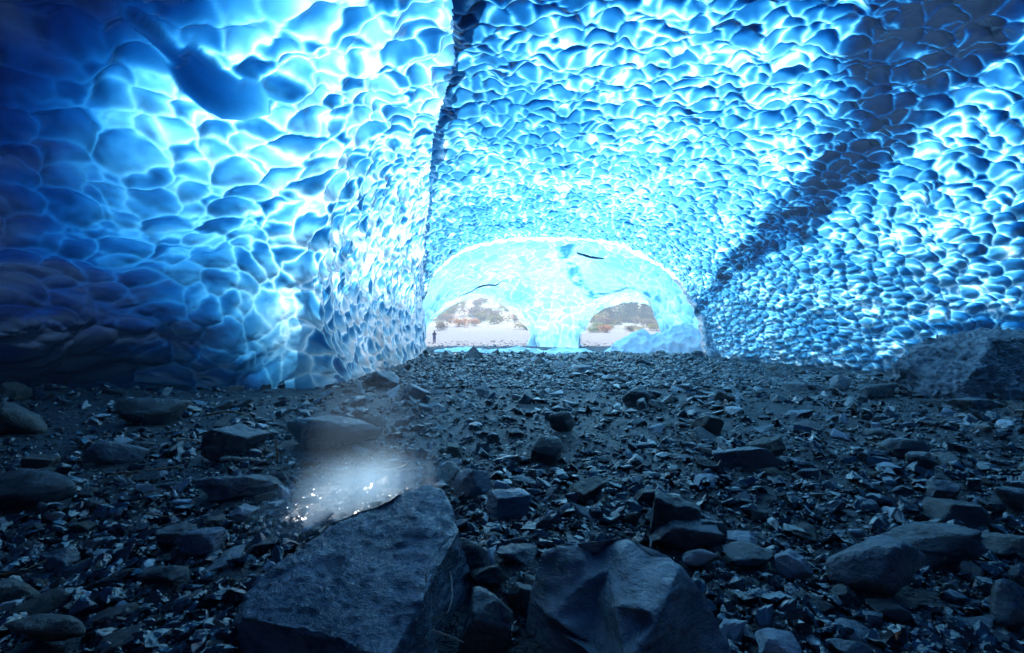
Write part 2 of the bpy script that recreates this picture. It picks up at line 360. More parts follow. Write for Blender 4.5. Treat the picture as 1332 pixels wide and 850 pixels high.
# ------------------------------------------------------------------ ice cave: near wall on the left
def G(X, Y): return gp(X, Y) * np.array([1, 1, 0]) + np.array([0, 0, -.25])
def P3(*a): return np.array(a, float)
net = [  # far end -> beside the camera -> behind it ; rows: foot .. crest, tucked edge
    [P3(-5.6, 29.5, -.3), at(545, 420, 29.3), at(540, 385, 29.2), at(542, 352, 29), at(548, 325, 28.7), P3(-4.9, 28.8, 7.2)],
    [P3(-5.35, 26.5, -.3), at(549, 425, 27), at(545, 385, 26.6), at(546, 345, 26.2), at(553, 305, 25.5), P3(-4.2, 25.8, 8.0)],
    [G(516, 479), at(508, 405, 21.2), at(516, 335, 20.8), at(535, 285, 20.4), at(560, 240, 19.6), P3(-3.0, 20.2, 8.6)],
    [G(470, 490), at(448, 405, 16.4), at(462, 305, 16), at(500, 210, 15), at(570, 150, 13.8), P3(-1.75, 14.3, 8.9)],
    [G(430, 503), at(398, 415, 13.7), at(402, 290, 13.2), at(462, 135, 11.8), at(588, 62, 11.0), P3(-1.0, 11.3, 9.0)],
    [G(325, 506), at(300, 415, 13.1), at(308, 295, 12.3), at(372, 110, 10.1), at(600, -12, 9.2), P3(-.6, 9.5, 9.0)],
    [G(175, 510), at(160, 425, 12.1), at(165, 305, 11.1), at(225, 90, 8.9), P3(-1.1, 7.3, 8.5), P3(-.6, 7.5, 9.0)],
    [G(-10, 515), at(-30, 435, 11.3), at(-30, 305, 10.0), at(20, 60, 7.7), P3(-1.2, 5.4, 8.4), P3(-.6, 5.4, 9.0)],
    [P3(-14.6, 7, -.3), P3(-14.4, 6.8, 2.5), P3(-12.6, 6.2, 5.2), P3(-7.8, 4.8, 7.2), P3(-1.3, 3.2, 8.4), P3(-.6, 3, 9.0)],
    [P3(-14.6, 0, -.3), P3(-14.4, 0, 2.6), P3(-12.6, 0, 5.2), P3(-7.6, 0, 7.4), P3(-1.3, 0, 8.5), P3(-.6, 0, 9.0)],
    [P3(-12, -9, -.3), P3(-11.6, -9, 2.6), P3(-9.6, -9, 5.2), P3(-6, -9, 7.2), P3(-1.3, -9, 8.5), P3(-.6, -9, 9.0)],
    [P3(-8, -14.6, -.3), P3(-7.6, -14.6, 2.6), P3(-6, -14.4, 5.2), P3(-4, -14, 7.2), P3(-1.3, -13.6, 8.5), P3(-.6, -13.6, 9.0)],
    [P3(0, -15.6, -.3), P3(0, -15.6, 2.6), P3(0, -15.4, 5.2), P3(.5, -15, 7.2), P3(1.2, -14.6, 8.5), P3(1.6, -14.6, 9.0)],
]
#        foot  low   mid   high  crest tucked
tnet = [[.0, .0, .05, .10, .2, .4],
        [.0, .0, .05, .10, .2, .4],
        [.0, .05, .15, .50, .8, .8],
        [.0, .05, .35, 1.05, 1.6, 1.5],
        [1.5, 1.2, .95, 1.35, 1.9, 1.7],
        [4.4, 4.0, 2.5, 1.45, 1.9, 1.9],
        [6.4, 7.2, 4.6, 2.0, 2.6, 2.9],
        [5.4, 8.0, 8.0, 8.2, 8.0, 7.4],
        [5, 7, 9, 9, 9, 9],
        [9] * 6, [9] * 6, [9] * 6, [9] * 6]  # rear columns unseen, deepened to dim the near cave
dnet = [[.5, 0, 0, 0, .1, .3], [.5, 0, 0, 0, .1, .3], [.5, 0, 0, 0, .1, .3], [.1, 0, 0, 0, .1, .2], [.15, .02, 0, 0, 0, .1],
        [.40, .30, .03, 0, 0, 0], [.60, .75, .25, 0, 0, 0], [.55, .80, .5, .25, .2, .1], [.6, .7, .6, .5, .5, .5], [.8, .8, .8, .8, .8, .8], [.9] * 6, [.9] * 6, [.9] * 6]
for c_ in net: c_[5] = c_[4] + P3(.06, 0, .7)
net = np.array(net); tnet = np.array(tnet, float)[..., None]; dnet = np.array(dnet, float)[..., None]
def catmull(A, t):
    """A (n,...), t param array in [0,n-1]"""
    n_ = len(A); i = np.clip(np.floor(t).astype(int), 0, n_ - 2); f = (t - i)
    f = f.reshape(f.shape + (1,) * (A.ndim - 1))
    a0, a1, a2, a3 = A[np.clip(i - 1, 0, n_ - 1)], A[i], A[i + 1], A[np.clip(i + 2, 0, n_ - 1)]
    return .5 * (2 * a1 + (a2 - a0) * f + (2 * a0 - 5 * a1 + 4 * a2 - a3) * f ** 2 + (3 * a1 - a0 - 3 * a2 + a3) * f ** 3)
su = np.concatenate([np.linspace(0, 1, 50, endpoint=False), np.linspace(1, 7.3, 900, endpoint=False), np.linspace(7.3, 12, 150)])
sv = np.linspace(0, 5, 680)
def patch(A): return np.swapaxes(catmull(np.swapaxes(catmull(A, su), 0, 1), sv), 0, 1)
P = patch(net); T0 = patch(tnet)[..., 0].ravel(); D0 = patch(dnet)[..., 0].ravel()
SU, SV = np.meshgrid(su, sv, indexing='ij')
n, s = grid_normals(P, np.array([2.5, 11., 2.])); n = n * s
size = 1.42 - .80 * sstep(4.8, 2.0, SU)
q = P / 1.0
# cell density grows down the wall: warp coordinates by depth and height
yy = P[..., 1]
tab = np.linspace(-12, 31, 300); sz_tab = .68 - .27 * sstep(9.5, 17.0, tab)
eta = np.interp(yy.ravel(), tab, np.cumsum(1 / sz_tab) * (43 / 299.)).reshape(yy.shape)
szy = np.interp(yy.ravel(), tab, sz_tab).reshape(yy.shape)
q = np.stack([P[..., 0] / szy, eta, P[..., 2] / (szy * (1.1 + .5 * sstep(10.5, 14, yy)))], -1)
P2, e, rid, off, ge, msk = scallop(P, n, q, szy * (1 - .35 * sstep(2.4, .8, SV) * sstep(4, 5, SU)), .82, 200, .2, (-.3, -.2, .9))
rw = .09 + .14 * sstep(-.3, .4, fbm(P.reshape(-1, 3) * .6, 62, 2)) + .05 * np.clip(T0, 0, 1.6); ridge = np.exp(-np.maximum(e, 0) / rw); fr = np.exp(-ge / .09) * msk
flat = P.reshape(-1, 3)
smooth_ = (np.exp(-((SU - 4.45) / .42) ** 2) * sstep(1.7, .9, SV)).ravel()
P2 = P2 * (1 - .7 * smooth_.reshape(SU.shape)[..., None]) + .7 * smooth_.reshape(SU.shape)[..., None] * (P + n * .2)
dep = T0 * (1 + .22 * fbm(flat * .45, 73, 3)) + (.8 + (2.1 + 2.0 * rid) * sstep(-.34, .36, off)) * (1 - ridge) * np.interp(T0, [0, .8, 1.6, 3, 5], [.75, 1.0, .85, .5, .35]) * (1 - .85 * smooth_) - .2 * fr - ridge * np.clip(T0, .3, 1.8) * .55  # hollows shaded on one side and rims brightened through the depth value
# pale line of light along the crests is put into the depth above
sp = sstep(-.25, .4, fbm(flat * np.array([.7, .7, 2.2]), 93, 4))
dirt_shade = np.clip(D0 * (.25 + 1.1 * sp), 0, .97)
# one long smooth flute cut into the upper wall, clear deep ice with a crisp lip
FL = np.array([(158, 24), (174, 27), (196, 40), (214, 52), (236, 66), (241, 60), (254, 63), (282, 86), (312, 103), (320, 99), (340, 106), (350, 128), (352, 150), (322, 159), (288, 157), (262, 141), (238, 119), (226, 97), (216, 82), (226, 85), (208, 68), (190, 52), (170, 38)], float)
fo_ = flat + n.reshape(-1, 3) * .42; fx = CX + F * fo_[:, 0] / np.maximum(fo_[:, 1], .5); fy = HY - F * (fo_[:, 2] - EYE) / np.maximum(fo_[:, 1], .5)
sel = np.where((fx > 140) & (fx < 370) & (fy > 5) & (fy < 175) & (flat[:, 1] > 3))[0]
px_s, py_s = fx[sel], fy[sel]; inside = np.zeros(len(sel), bool); dist = np.full(len(sel), 99.)
for i in range(len(FL)):
    a_, b_ = FL[i], FL[(i + 1) % len(FL)]
    cond = (a_[1] > py_s) != (b_[1] > py_s); xc_ = (b_[0] - a_[0]) * (py_s - a_[1]) / (b_[1] - a_[1] + 1e-9) + a_[0]; inside ^= cond & (px_s < xc_)
    dist = np.minimum(dist, seg_d(px_s, py_s, a_, b_))
sd = np.where(inside, dist, -dist); m_ = sstep(-3.5, 2.5, sd); mc_ = sstep(-1.2, 1.2, sd)
prof = .44 - .14 * sstep(0, 26, sd)
cur = P2.reshape(-1, 3); tgt = flat + n.reshape(-1, 3) * 0; tgt[sel] = flat[sel] + n.reshape(-1, 3)[sel] * prof[:, None]
cur[sel] = cur[sel] * (1 - m_[:, None]) + tgt[sel] * m_[:, None]
dep[sel] = dep[sel] * (1 - mc_) + mc_ * (6.4 - 1.3 * sstep(95, 160, py_s) * sstep(22, 0, sd) - 2.6 * sstep(250, 352, px_s) - .5 * sstep(10, 0, sd))
V = cur; Fc = not_in_hole(V, grid_faces(len(su), len(sv)))
V, Fc, A = compact(V, Fc, {'depth': np.maximum(blur(dep.reshape(P.shape[:2])).ravel(), 0), 'dirt_shade': dirt_shade})
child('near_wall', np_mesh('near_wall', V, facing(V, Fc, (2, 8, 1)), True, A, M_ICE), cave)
WALL_V = P2

# ------------------------------------------------------------------ far chamber with its two exits
def arch(x, xc, w, h, p=2.0):
    u = np.abs((x - xc) / w)
    return np.where(u < 1, h * np.maximum(1 - u ** p, 0) ** (1 / p), -(u - 1) * 14)
def smax(a, b, k=.5):
    m = np.maximum(a, b); return m + k * np.log(np.exp((a - m) / k) + np.exp((b - m) / k)) - 0
def chamber_z(x, y):
    r2 = ((x - 3.2) / 11.2) ** 2 + (np.maximum(y - 30, 0) / 17.5) ** 2
    dome = np.where(r2 < 1, 8.2 * np.sqrt(np.maximum(1 - r2, 0)), -(np.sqrt(r2) - 1) * 40)
    kl = sstep(29, 50, y)
    zl = arch(x, .6 - 4.5 * kl, 7.0 - .45 * kl, 6.6 - .95 * kl, 1.75)
    kr = sstep(36, 50, y)
    zr = arch(x, 7.2 + 5.9 * kr, 4.9 + .5 * kr, 5.6 - .7 * kr, 2.6)
    z = smax(smax(dome, zl, .3), zr, .3)
    z = z + .45 * fbm(np.stack([x * .45, y * .3, 0 * x], -1), 78, 3)
    return np.maximum(z, -1.2)
xs = np.linspace(-11.5, 18.5, 900); ys = np.concatenate([np.linspace(27.6, 51.0, 330), np.linspace(51.05, 52, 12)])
XS, YS = np.meshgrid(xs, ys); ZS = chamber_z(XS, YS)
P = np.stack([XS, YS, ZS], -1)
n, s = grid_normals(P, np.stack([0 * XS + 3, YS, ZS - 30], -1)); n = n * s
size = .95 + 0 * XS
P2, e, rid, off, ge, msk = scallop(P, n, P / .95, size, .34, 300, .12)
P2[..., 1] = np.clip(P2[..., 1], 27.5, 52.6)
# smoother flat ceiling patches
sm = sstep(.0, .3, fbm(P * np.array([.18, .3, .2]), 77, 2)).ravel()[:, None]
V = P2.reshape(-1, 3) * (1 - .5 * sm) + (P.reshape(-1, 3) + n.reshape(-1, 3) * .12) * .5 * sm
flat = P.reshape(-1, 3)
ridge = np.exp(-e / .10)
X_, Y_ = flat[:, 0], flat[:, 1]
dep = .98 + .55 * fbm(flat * .25, 74, 3) + (.6 + .4 * rid) * (1 - ridge) * (1 - .5 * sm[:, 0]) + .25 * sm[:, 0]  # hollow shade and pale crests carried in the depth here too
dep = dep - .3 * sstep(42, 50, Y_) + .35 * np.exp(-((X_ - 12) / 3) ** 2) * sstep(44, 34, Y_)
# curved dirty stripe low in the ceiling
stripe = [(4.4, 31.), (4.2, 36.), (5.6, 40.), (7.8, 43.), (9.6, 40.), (11.6, 36.5)]
dmin = np.min([seg_d(X_, Y_, stripe[i], stripe[i + 1]) for i in range(5)], 0) + .35 * fbm(flat * 1.2, 95, 3)
st = sstep(.75, .15, dmin) * sstep(-.25, .2, fbm(flat * 1.6, 96, 3))
dep = dep + 1.3 * st
dirt_shade = .25 * st
Fc = grid_faces(len(ys), len(xs)); keep = V[Fc][:, :, 2].max(1) > -.8
V, Fc, A = compact(V, Fc[keep], {'depth': np.maximum(dep, 0), 'dirt_shade': dirt_shade})
chm = empty('ice_chamber', (3, 40, 0)); tag(chm, 'thin pale ice dome beyond the near vault, pierced by two arched exits', 'ice dome')
child('chamber_ceiling', np_mesh('chamber_ceiling', V, facing(V, Fc, (3, 36, -5)), True, A, M_ICE_CLEAN), chm)
CH_V = P2
def sliver(pts, wid, name, dep_=3.2):
    """dark open crack let into the ceiling"""
    W = CH_V[::2, ::2].reshape(-1, 3); wx = CX + F * W[:, 0] / W[:, 1]; wy = HY - F * (W[:, 2] - EYE) / W[:, 1]
    pts = np.array(pts, float); V, Fc = [], []; K = 30
    t = np.linspace(0, len(pts) - 1, K); path = catmull(pts, t)
    for i, p in enumerate(path):
        d2 = (wx - p[0]) ** 2 + (wy - p[1]) ** 2; cand = W[d2 < 9]; d = cand[:, 1].min() - .15 if len(cand) else 36
        w = wid * math.sin(math.pi * (i + .3) / K) ** .7
        for (a, b, dd) in ((0, -w * .5, .25), (0, 0, -.05), (0, w * .5, .25), (0, 0, .5)): V.append(at(p[0] + a, p[1] + b, d + dd))
    for i in range(K - 1):
        for j in range(4): Fc.append((i * 4 + j, i * 4 + (j + 1) % 4, i * 4 + 4 + (j + 1) % 4, i * 4 + 4 + j))
    V = np.array(V); return child(name, np_mesh(name, V, np.array(Fc), True, {'depth': np.full(len(V), dep_), 'dirt_shade': np.full(len(V), .3)}, M_ICE_CLEAN), chm)
sliver([(596, 386), (612, 380), (622, 374), (634, 371), (645, 371), (652, 366)], 2.6, 'crack')
sliver([(750, 328), (760, 332), (772, 335), (786, 337)], 4.5, 'crack')

# ------------------------------------------------------------------ snow and ice lying on the floor at the far end
def snow_mat():
    m, nt, out = newmat('old_blue_ice_lump'); L = nt.links.new
    geo = nt.nodes.new('ShaderNodeNewGeometry'); n1 = noise(nt, 1.4, 5, .6, geo.outputs['Position']); n2 = noise(nt, 7, 4, .6, geo.outputs['Position'])
    col = ramp(nt, n1.outputs['Fac'], [(.35, (.42, .60, .74)), (.6, (.66, .78, .86)), (.75, (.8, .85, .88))])
    pr = nt.nodes.new('ShaderNodeBsdfPrincipled'); L(col, pr.inputs['Base Color']); pr.inputs['Roughness'].default_value = .35; L(bump(nt, n2.outputs['Fac'], .5, .06), pr.inputs['Normal']); L(pr.outputs[0], out.inputs['Surface']); return m
M_SNOW = snow_mat()
def mound(name, cx, cy, wx_, wy_, h, label, cat='snow bank', seed=0, dep_=.5, group=None, amp=.25, mat=None, cell=.8):
    nx, ny = 150, 80; u = np.linspace(-1, 1, nx); v = np.linspace(-1, 1, ny); U, W_ = np.meshgrid(u, v)
    r = np.hypot(U, W_) * (1 + .22 * fbm(np.stack([U * 1.5, W_ * 1.5, U * 0 + seed], -1), seed, 3))
    X = cx + U * wx_; Y = cy + W_ * wy_
    z = h * np.maximum(1 - r ** 2.4, -.2) * (1 + .35 * fbm(np.stack([X * .6, Y * .6, 0 * X + seed], -1), seed + 3, 3))
    gz = ground(X.ravel(), Y.ravel()).reshape(X.shape)
    P = np.stack([X, Y, gz + z], -1).reshape(-1, 3)
    F1, e, rid = cells(P / cell + .3 * np.sin(P[:, ::-1] * 3), seed + 5); rid = rid.real; P[:, 2] += (F1 - .3) * amp * sstep(-.02, .3, z.ravel()); P[:, 1] -= (F1 - .3) * amp * .6
    dep = dep_ + .7 * (1 - np.exp(-e / .12)) * .6 + .25 * fbm(P, seed + 8, 3)
    P -= np.array([cx, cy, 0])
    me = np_mesh(name, P, facing(P, grid_faces(ny, nx), (0, 0, 60)), True, {'depth': np.maximum(dep, 0), 'dirt_shade': .15 * sstep(.1, .5, fbm(P * 1.5, seed + 9, 3))}, mat or M_SNOW)
    o = link(bpy.data.objects.new(name, me)); o.location = (cx, cy, 0); return tag(o, label, cat, group)
mound('ice_bank', 10.6, 31.5, 4.4, 1.9, 1.75, 'pale blue hummocky ice bank inside the right exit arch', 'ice bank', 1, .55, cell=.5, amp=.35)
mound('ice_bank', 3.4, 49.5, 1.9, 1.2, 2.0, 'white lump of ice at the foot of the pillar between the exits', 'ice lump', 2, .05, amp=.15)
mound('snow_patch', -.2, 31.8, 3.4, 1.3, .42, 'low dirty snow patch in front of the left exit', 'snow patch', 3, .35, cell=.6)
mound('snow_patch', 4.2, 33.5, 2.4, 1.2, .32, 'low snow patch in front of the ice pillar', 'snow patch', 4, .2, cell=.6)
mound('snow_patch', 7.2, 29.2, 1.6, .6, .3, 'small snow ridge at the near edge of the blue ice bank', 'snow patch', 6, .4, cell=.5)
mound('snow_patch', -4.0, 38.0, 2.6, 1.6, .3, 'snow patch on the gravel just in front of the walking person', 'snow patch', 7, .1, cell=.6)

# ------------------------------------------------------------------ rocks
def ico(sub):
    bm = bmesh.new(); bmesh.ops.create_icosphere(bm, subdivisions=sub, radius=1); V = np.array([v.co[:] for v in bm.verts]); Fc = np.array([[v.index for v in f.verts] for f in bm.faces]); bm.free()
    return V / np.linalg.norm(V, axis=1, keepdims=True), Fc
ICO = {k: ico(k) for k in (1, 2, 3, 4, 5, 6)}
def rock_shape(seed, sub, aspect=(1, .8, .6), nplanes=12, sharp=26, rough=.05, blocky=0.):
    r_ = np.random.default_rng(seed); D, Fc = ICO[sub]
    nrm = r_.normal(size=(nplanes, 3)); nrm /= np.linalg.norm(nrm, axis=1, keepdims=True)
    if blocky: nrm = np.concatenate([nrm, [[1, .1, .05], [-1, .05, .1], [.05, 1, -.1], [.1, -1, 0], [0, .1, 1], [.08, 0, -1]]])
    dist = r_.uniform(.5, .98, len(nrm))
    if blocky: dist[-6:] = r_.uniform(.5, .95, 6)
    dot = D @ nrm.T; inv = np.maximum(dot / dist, .25)
    r = 1 / (np.sum(inv ** sharp, 1) ** (1 / sharp))
    V = D * r[:, None]
    V = V * (1 + rough * fbm(D * 2.2 + seed, seed, 5, .55))[:, None]
    Q_ = np.linalg.qr(r_.normal(size=(3, 3)))[0]
    V = V @ Q_ if not blocky else V @ np.array(Euler(r_.uniform(-.5, .5, 3).tolist()).to_matrix())
    V = V * np.array(aspect); mn, mx = V.min(0), V.max(0)
    V = (V - (mn + mx) / 2) / ((mx - mn) / 2)     # unit box half-extents 1
    return V, Fc

kinds_of = {'slab': ((1, .8, .4), 1.), 'block': ((1, .9, .8), .5), 'round': ((1, .8, .7), 0.)}
def hero(name, box, shape, mat, label, seed, dr=.75, sub=5, rot=0, tilt=0, H=None, cat='rock'):
    x0, y0, x1, y1 = box; p = gp((x0 + x1) / 2, y1); d = p[1]; w = (x1 - x0) / F * d
    D_ = dr * w; d2 = d + D_ / 2; w = (x1 - x0) / F * d2
    if H is None:
        ztop = EYE + (HY - y0) / F * (d + D_ * .6); H = max(ztop - p[2], .22 * w)
    V, Fc = rock_shape(seed, sub, kinds_of[shape][0], 9 if shape != 'round' else 16, 30 if shape != 'round' else 9, .12 if shape != 'round' else .06, kinds_of[shape][1])
    hh = (H * 1.25) / 2
    V = V * np.array([w / 2, D_ / 2, hh])
    a = R(tilt); V = V @ np.array([[math.cos(a), 0, math.sin(a)], [0, 1, 0], [-math.sin(a), 0, math.cos(a)]])
    gn = fbm((V + seed) * (3.0 / w * .8), seed + 3, 5, .6)[:, None]
    V = V + V / (np.linalg.norm(V, axis=1, keepdims=True) + 1e-6) * gn * .07 * w
    me = np_mesh(name, V, Fc, True, None, mat)
    o = link(bpy.data.objects.new(name, me)); o.location = ((x0 + x1 - 2 * CX) / 2 / F * d2, d2, p[2] + H - hh + .018)
    tag(o, label, cat); HERO_FOOT.append((o.location[0], o.location[1], w / 2, D_ / 2)); return o
HERO_FOOT = []

def giant(name, pts, mat, label, creases=(), nsm=1, skirt_out=.08, base=-.15, sub=5, rough=.05, nscale=2.2, seed=0, back=None, ridgy=.5, cat='boulder', stretch=(1, 1, 2.2)):
    """faceted boulder from surveyed corners: pts = [(X, Y, z, boundary?)]"""
    P = [atz(x, y, z) for (x, y, z, b) in pts]; bd = [i for i, p in enumerate(pts) if p[3]]
    loc2 = [Vector((p[0], p[1])) for p in pts]
    edges = [(bd[i], bd[(i + 1) % len(bd)]) for i in range(len(bd))]
    for ch in creases: edges += list(zip(ch[:-1], ch[1:]))
    r = geometry.delaunay_2d_cdt(loc2, edges, [], 1, 1e-4, True)
    idx = [o[0] if o else None for o in r[3]]
    bm = bmesh.new(); vs = [bm.verts.new(P[i]) for i in range(len(P))]
    for f in r[2]:
        try: bm.faces.new([vs[idx[i]] for i in f])
        except Exception: pass
    c = np.mean([P[i] for i in bd], 0)
    low = []
    for i in bd:
        q = np.array(P[i]); o_ = q - c; o_[2] = 0; o_ /= np.linalg.norm(o_) + 1e-6; q = q + o_ * skirt_out * (1 + q[2]); q[2] = base; low.append(bm.verts.new(q))
    for k in range(len(bd)):
        a, b = k, (k + 1) % len(bd)
        try: bm.faces.new([vs[bd[a]], vs[bd[b]], low[b], low[a]])
        except Exception: pass
    bm.faces.new(low)
    bmesh.ops.recalc_face_normals(bm, faces=bm.faces)
    bmesh.ops.triangulate(bm, faces=bm.faces)
    for _ in range(sub):
        es = [e for e in bm.edges if e.calc_length() > .028 * GS]
        if not es: break
        bmesh.ops.subdivide_edges(bm, edges=es, cuts=1, use_grid_fill=True)
        bmesh.ops.triangulate(bm, faces=[f for f in bm.faces if len(f.verts) > 3])
    for _ in range(nsm): bmesh.ops.smooth_vert(bm, verts=bm.verts, factor=.4, use_axis_x=True, use_axis_y=True, use_axis_z=True)
    bm.normal_update()
    V = np.array([v.co[:] for v in bm.verts]); Nn = np.array([v.normal[:] for v in bm.verts])
    q = V * np.array(stretch) * nscale
    h = rough * fbm(q, seed, 6, .62) + rough * ridgy * (np.abs(fbm(q * 1.6, seed + 7, 6, .66)) * 2 - .5)
    V = V + Nn * h[:, None]
    Fc = np.array([[v.index for v in f.verts] for f in bm.faces]) if False else None
    bm.verts.index_update(); Fc = np.array([[v.index for v in f.verts] for f in bm.faces]); bm.free()
    c = np.array([c[0], c[1], 0]); me = np_mesh(name, V - c, Fc, True, None, mat)
    o = link(bpy.data.objects.new(name, me)); o.location = c
    ext = V.max(0) - V.min(0); HERO_FOOT.append((V[:, 0].mean(), V[:, 1].mean(), ext[0] / 2, ext[1] / 2))
    return tag(o, label, cat)
GS = 1.
giant('boulder', [
    (556, 628, .56, 1), (575, 634, .53, 1), (588, 658, .47, 1), (597, 690, .40, 1), (575, 712, .40, 1), (556, 735, .40, 1), (552, 775, .36, 1), (530, 815, .30, 1), (505, 860, .27, 1), (440, 832, .27, 1),
    (400, 812, .22, 1), (316, 802, .15, 1), (318, 772, .17, 1), (348, 743, .22, 1), (398, 704, .32, 1), (430, 684, .37, 1), (482, 662, .44, 1), (522, 642, .52, 1),
    (500, 720, .40, 0), (560, 690, .46, 0), (420, 760, .28, 0), (470, 790, .31, 0), (540, 670, .50, 0), (450, 715, .36, 0)],
    M_WET, 'huge wet slab boulder with a rough glistening top, lower left of centre', rough=.038, nscale=5.2, seed=3, ridgy=.30, stretch=(.6, 1.6, 2.4))
giant('boulder', [
    (697, 742, .30, 1), (703, 722, .37, 1), (722, 709, .42, 1), (750, 708, .44, 1), (775, 720, .39, 1), (800, 703, .46, 1), (815, 700, .48, 1), (830, 711, .47, 1), (846, 722, .46, 1), (872, 725, .475, 1), (887, 736, .455, 1),
    (907, 762, .36, 1), (928, 795, .25, 1), (948, 838, .12, 1), (952, 880, .05, 1), (880, 885, .10, 1), (812, 876, .27, 1), (770, 840, .16, 1), (712, 812, .13, 1), (694, 780, .18, 1),
    (738, 714, .425, 0), (714, 772, .25, 0), (742, 758, .315, 0), (768, 745, .365, 0), (792, 743, .385, 0),        # 20-24
    (716, 802, .22, 0), (738, 776, .285, 0), (766, 753, .355, 0), (814, 718, .465, 0),                              # 25-28
    (846, 742, .445, 0), (826, 766, .42, 0), (801, 789, .385, 0), (838, 812, .34, 0), (812, 845, .295, 0),           # 29-33
    (882, 742, .465, 0), (868, 774, .44, 0), (845, 795, .41, 0), (853, 812, .385, 0), (832, 840, .33, 0),            # 34-38
    (774, 800, .22, 0), (905, 815, .22, 0), (775, 775, .29, 0)],
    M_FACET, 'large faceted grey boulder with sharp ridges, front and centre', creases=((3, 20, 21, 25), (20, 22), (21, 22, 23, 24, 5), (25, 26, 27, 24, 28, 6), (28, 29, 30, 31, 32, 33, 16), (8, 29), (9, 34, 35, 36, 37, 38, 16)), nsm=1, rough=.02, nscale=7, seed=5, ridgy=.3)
GS = 4.
p_ = [(1158, 500, .35, 1), (1162, 478, .9, 1), (1176, 458, 1.15, 1), (1205, 440, 1.45, 1), (1236, 438, 1.5, 1), (1290, 441, 1.44, 1), (1345, 436.5, 1.5, 1), (1400, 437, 1.48, 1)]
def giant_free(name, V0, F0, mat, label, rough, nscale, seed, maxe, cat='boulder'):
    bm = bmesh.new(); vs = [bm.verts.new(v) for v in V0]
    r = bmesh.ops.convex_hull(bm, input=bm.verts); 
    bmesh.ops.delete(bm, geom=[v for v in bm.verts if not v.link_faces], context='VERTS')
    bmesh.ops.triangulate(bm, faces=bm.faces)
    for _ in range(7):
        es = [e for e in bm.edges if e.calc_length() > maxe]
        if not es: break
        bmesh.ops.subdivide_edges(bm, edges=es, cuts=1, use_grid_fill=True); bmesh.ops.triangulate(bm, faces=[f for f in bm.faces if len(f.verts) > 3])
    bmesh.ops.recalc_face_normals(bm, faces=bm.faces); bm.normal_update(); bm.verts.index_update()
    V = np.array([v.co[:] for v in bm.verts]); Nn = np.array([v.normal[:] for v in bm.verts])
    q = V * nscale; V = V + Nn * (rough * fbm(q, seed, 6, .62) - rough * np.abs(fbm(q * 2.3, seed + 7, 4, .6)))[:, None]
    Fc = np.array([[v.index for v in f.verts] for f in bm.faces]); bm.free()
    c = V.mean(0); c[2] = 0; me = np_mesh(name, V - c, Fc, True, None, mat); o = link(bpy.data.objects.new(name, me)); o.location = c
    ext = V.max(0) - V.min(0); HERO_FOOT.append((c[0], c[1], ext[0] / 2, ext[1] / 2)); return tag(o, label, cat)
giant_free('boulder', [at(1158, 500, 12), at(1162, 476, 12.2), at(1178, 455, 12.6), at(1204, 437, 13.2), at(1240, 433, 13.0), at(1293, 442, 11.6), at(1300, 430, 13.5), at(1350, 432, 14), at(1400, 434, 14.5),
    at(1216, 520, 11.0), at(1265, 525, 10.6), at(1345, 540, 11.9), at(1460, 545, 13.2), at(1460, 440, 14.0), at(1255, 500, 10.7), at(1165, 520, 12.5), at(1200, 500, 14.5), at(1400, 500, 15)], None,
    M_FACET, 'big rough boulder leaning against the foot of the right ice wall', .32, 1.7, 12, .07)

H_ = hero
S_, B_, O_ = 'slab', 'block', 'round'
H_('boulder', (1075, 702, 1222, 786), O_, M_GREY, 'rounded grey boulder with a hump back, right foreground', 41, sub=6, dr=.55, tilt=8, cat='boulder')
H_('boulder', (1276, 757, 1345, 832), O_, M_GREY, 'round knobbly boulder cut by the right edge of the picture', 42, sub=5, cat='boulder')
H_('rock', (1318, 738, 1350, 775), O_, M_GREY, 'small rock peeking in above the knobbly boulder at the edge', 43)
H_('rock', (1142, 686, 1256, 742), S_, M_SLATE, 'long dark layered slab behind the rounded grey boulder', 44, tilt=10)
H_('rock', (1248, 696, 1334, 730), S_, M_TAN, 'flat tan stone with a yellowish near end', 45, tilt=4)
H_('boulder', (-14, 524, 53, 570), O_, M_TAN, 'tan rounded boulder under the ice at the left edge', 46, cat='boulder')
H_('rock', (264, 554, 344, 600), B_, M_GREY, 'angular dark rock with a bright right hand face', 47, dr=.7)
H_('rock', (118, 572, 186, 608), O_, M_GREY, 'blunt grey rock left of the angular dark rock', 48)
H_('rock', (256, 616, 362, 656), S_, M_GREY, 'broad flat pale slab lying behind the mist', 49, dr=.6)
H_('rock', (362, 544, 496, 590), S_, M_GREY, 'long flat blue-lit slab in the falling drips', 50, dr=.5)
H_('rock', (-12, 614, 90, 668), O_, M_SLATE, 'low dark boulder at the left edge below the tan one', 51, dr=.6)
H_('rock', (58, 716, 99, 748), B_, M_GREY, 'small greenish grey angular stone on dark gravel', 52)
H_('rock', (600, 778, 668, 862), B_, M_GREY, 'striped slab standing between the two foreground boulders', 53, dr=.9, tilt=-6)
H_('rock', (644, 713, 702, 742), S_, M_GREY, 'flat bright-topped stone just left of the faceted boulder', 54, tilt=-12)
H_('rock', (572, 704, 642, 764), B_, M_SLATE, 'black block wedged against the wet slab boulder', 55, dr=.7)
giant_free('rock', [at(616, 449, 22.6), at(609, 456, 22.5), at(597, 478, 21.6), at(636, 480, 21.6), at(628, 462, 22.2), at(600, 474, 23.4), at(632, 474, 23.4)], None, M_SLATE, 'dark pyramid rock standing up near the first ice arch', .07, 2.4, 14, .08, 'rock')
H_('rock', (845, 676, 935, 720), S_, M_GREY, 'flat smooth slab behind the faceted boulder', 57, dr=.6)
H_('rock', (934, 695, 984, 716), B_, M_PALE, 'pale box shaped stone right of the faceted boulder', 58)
H_('rock', (884, 714, 928, 746), O_, M_PALE, 'white sided cobble beside the faceted boulder', 59)
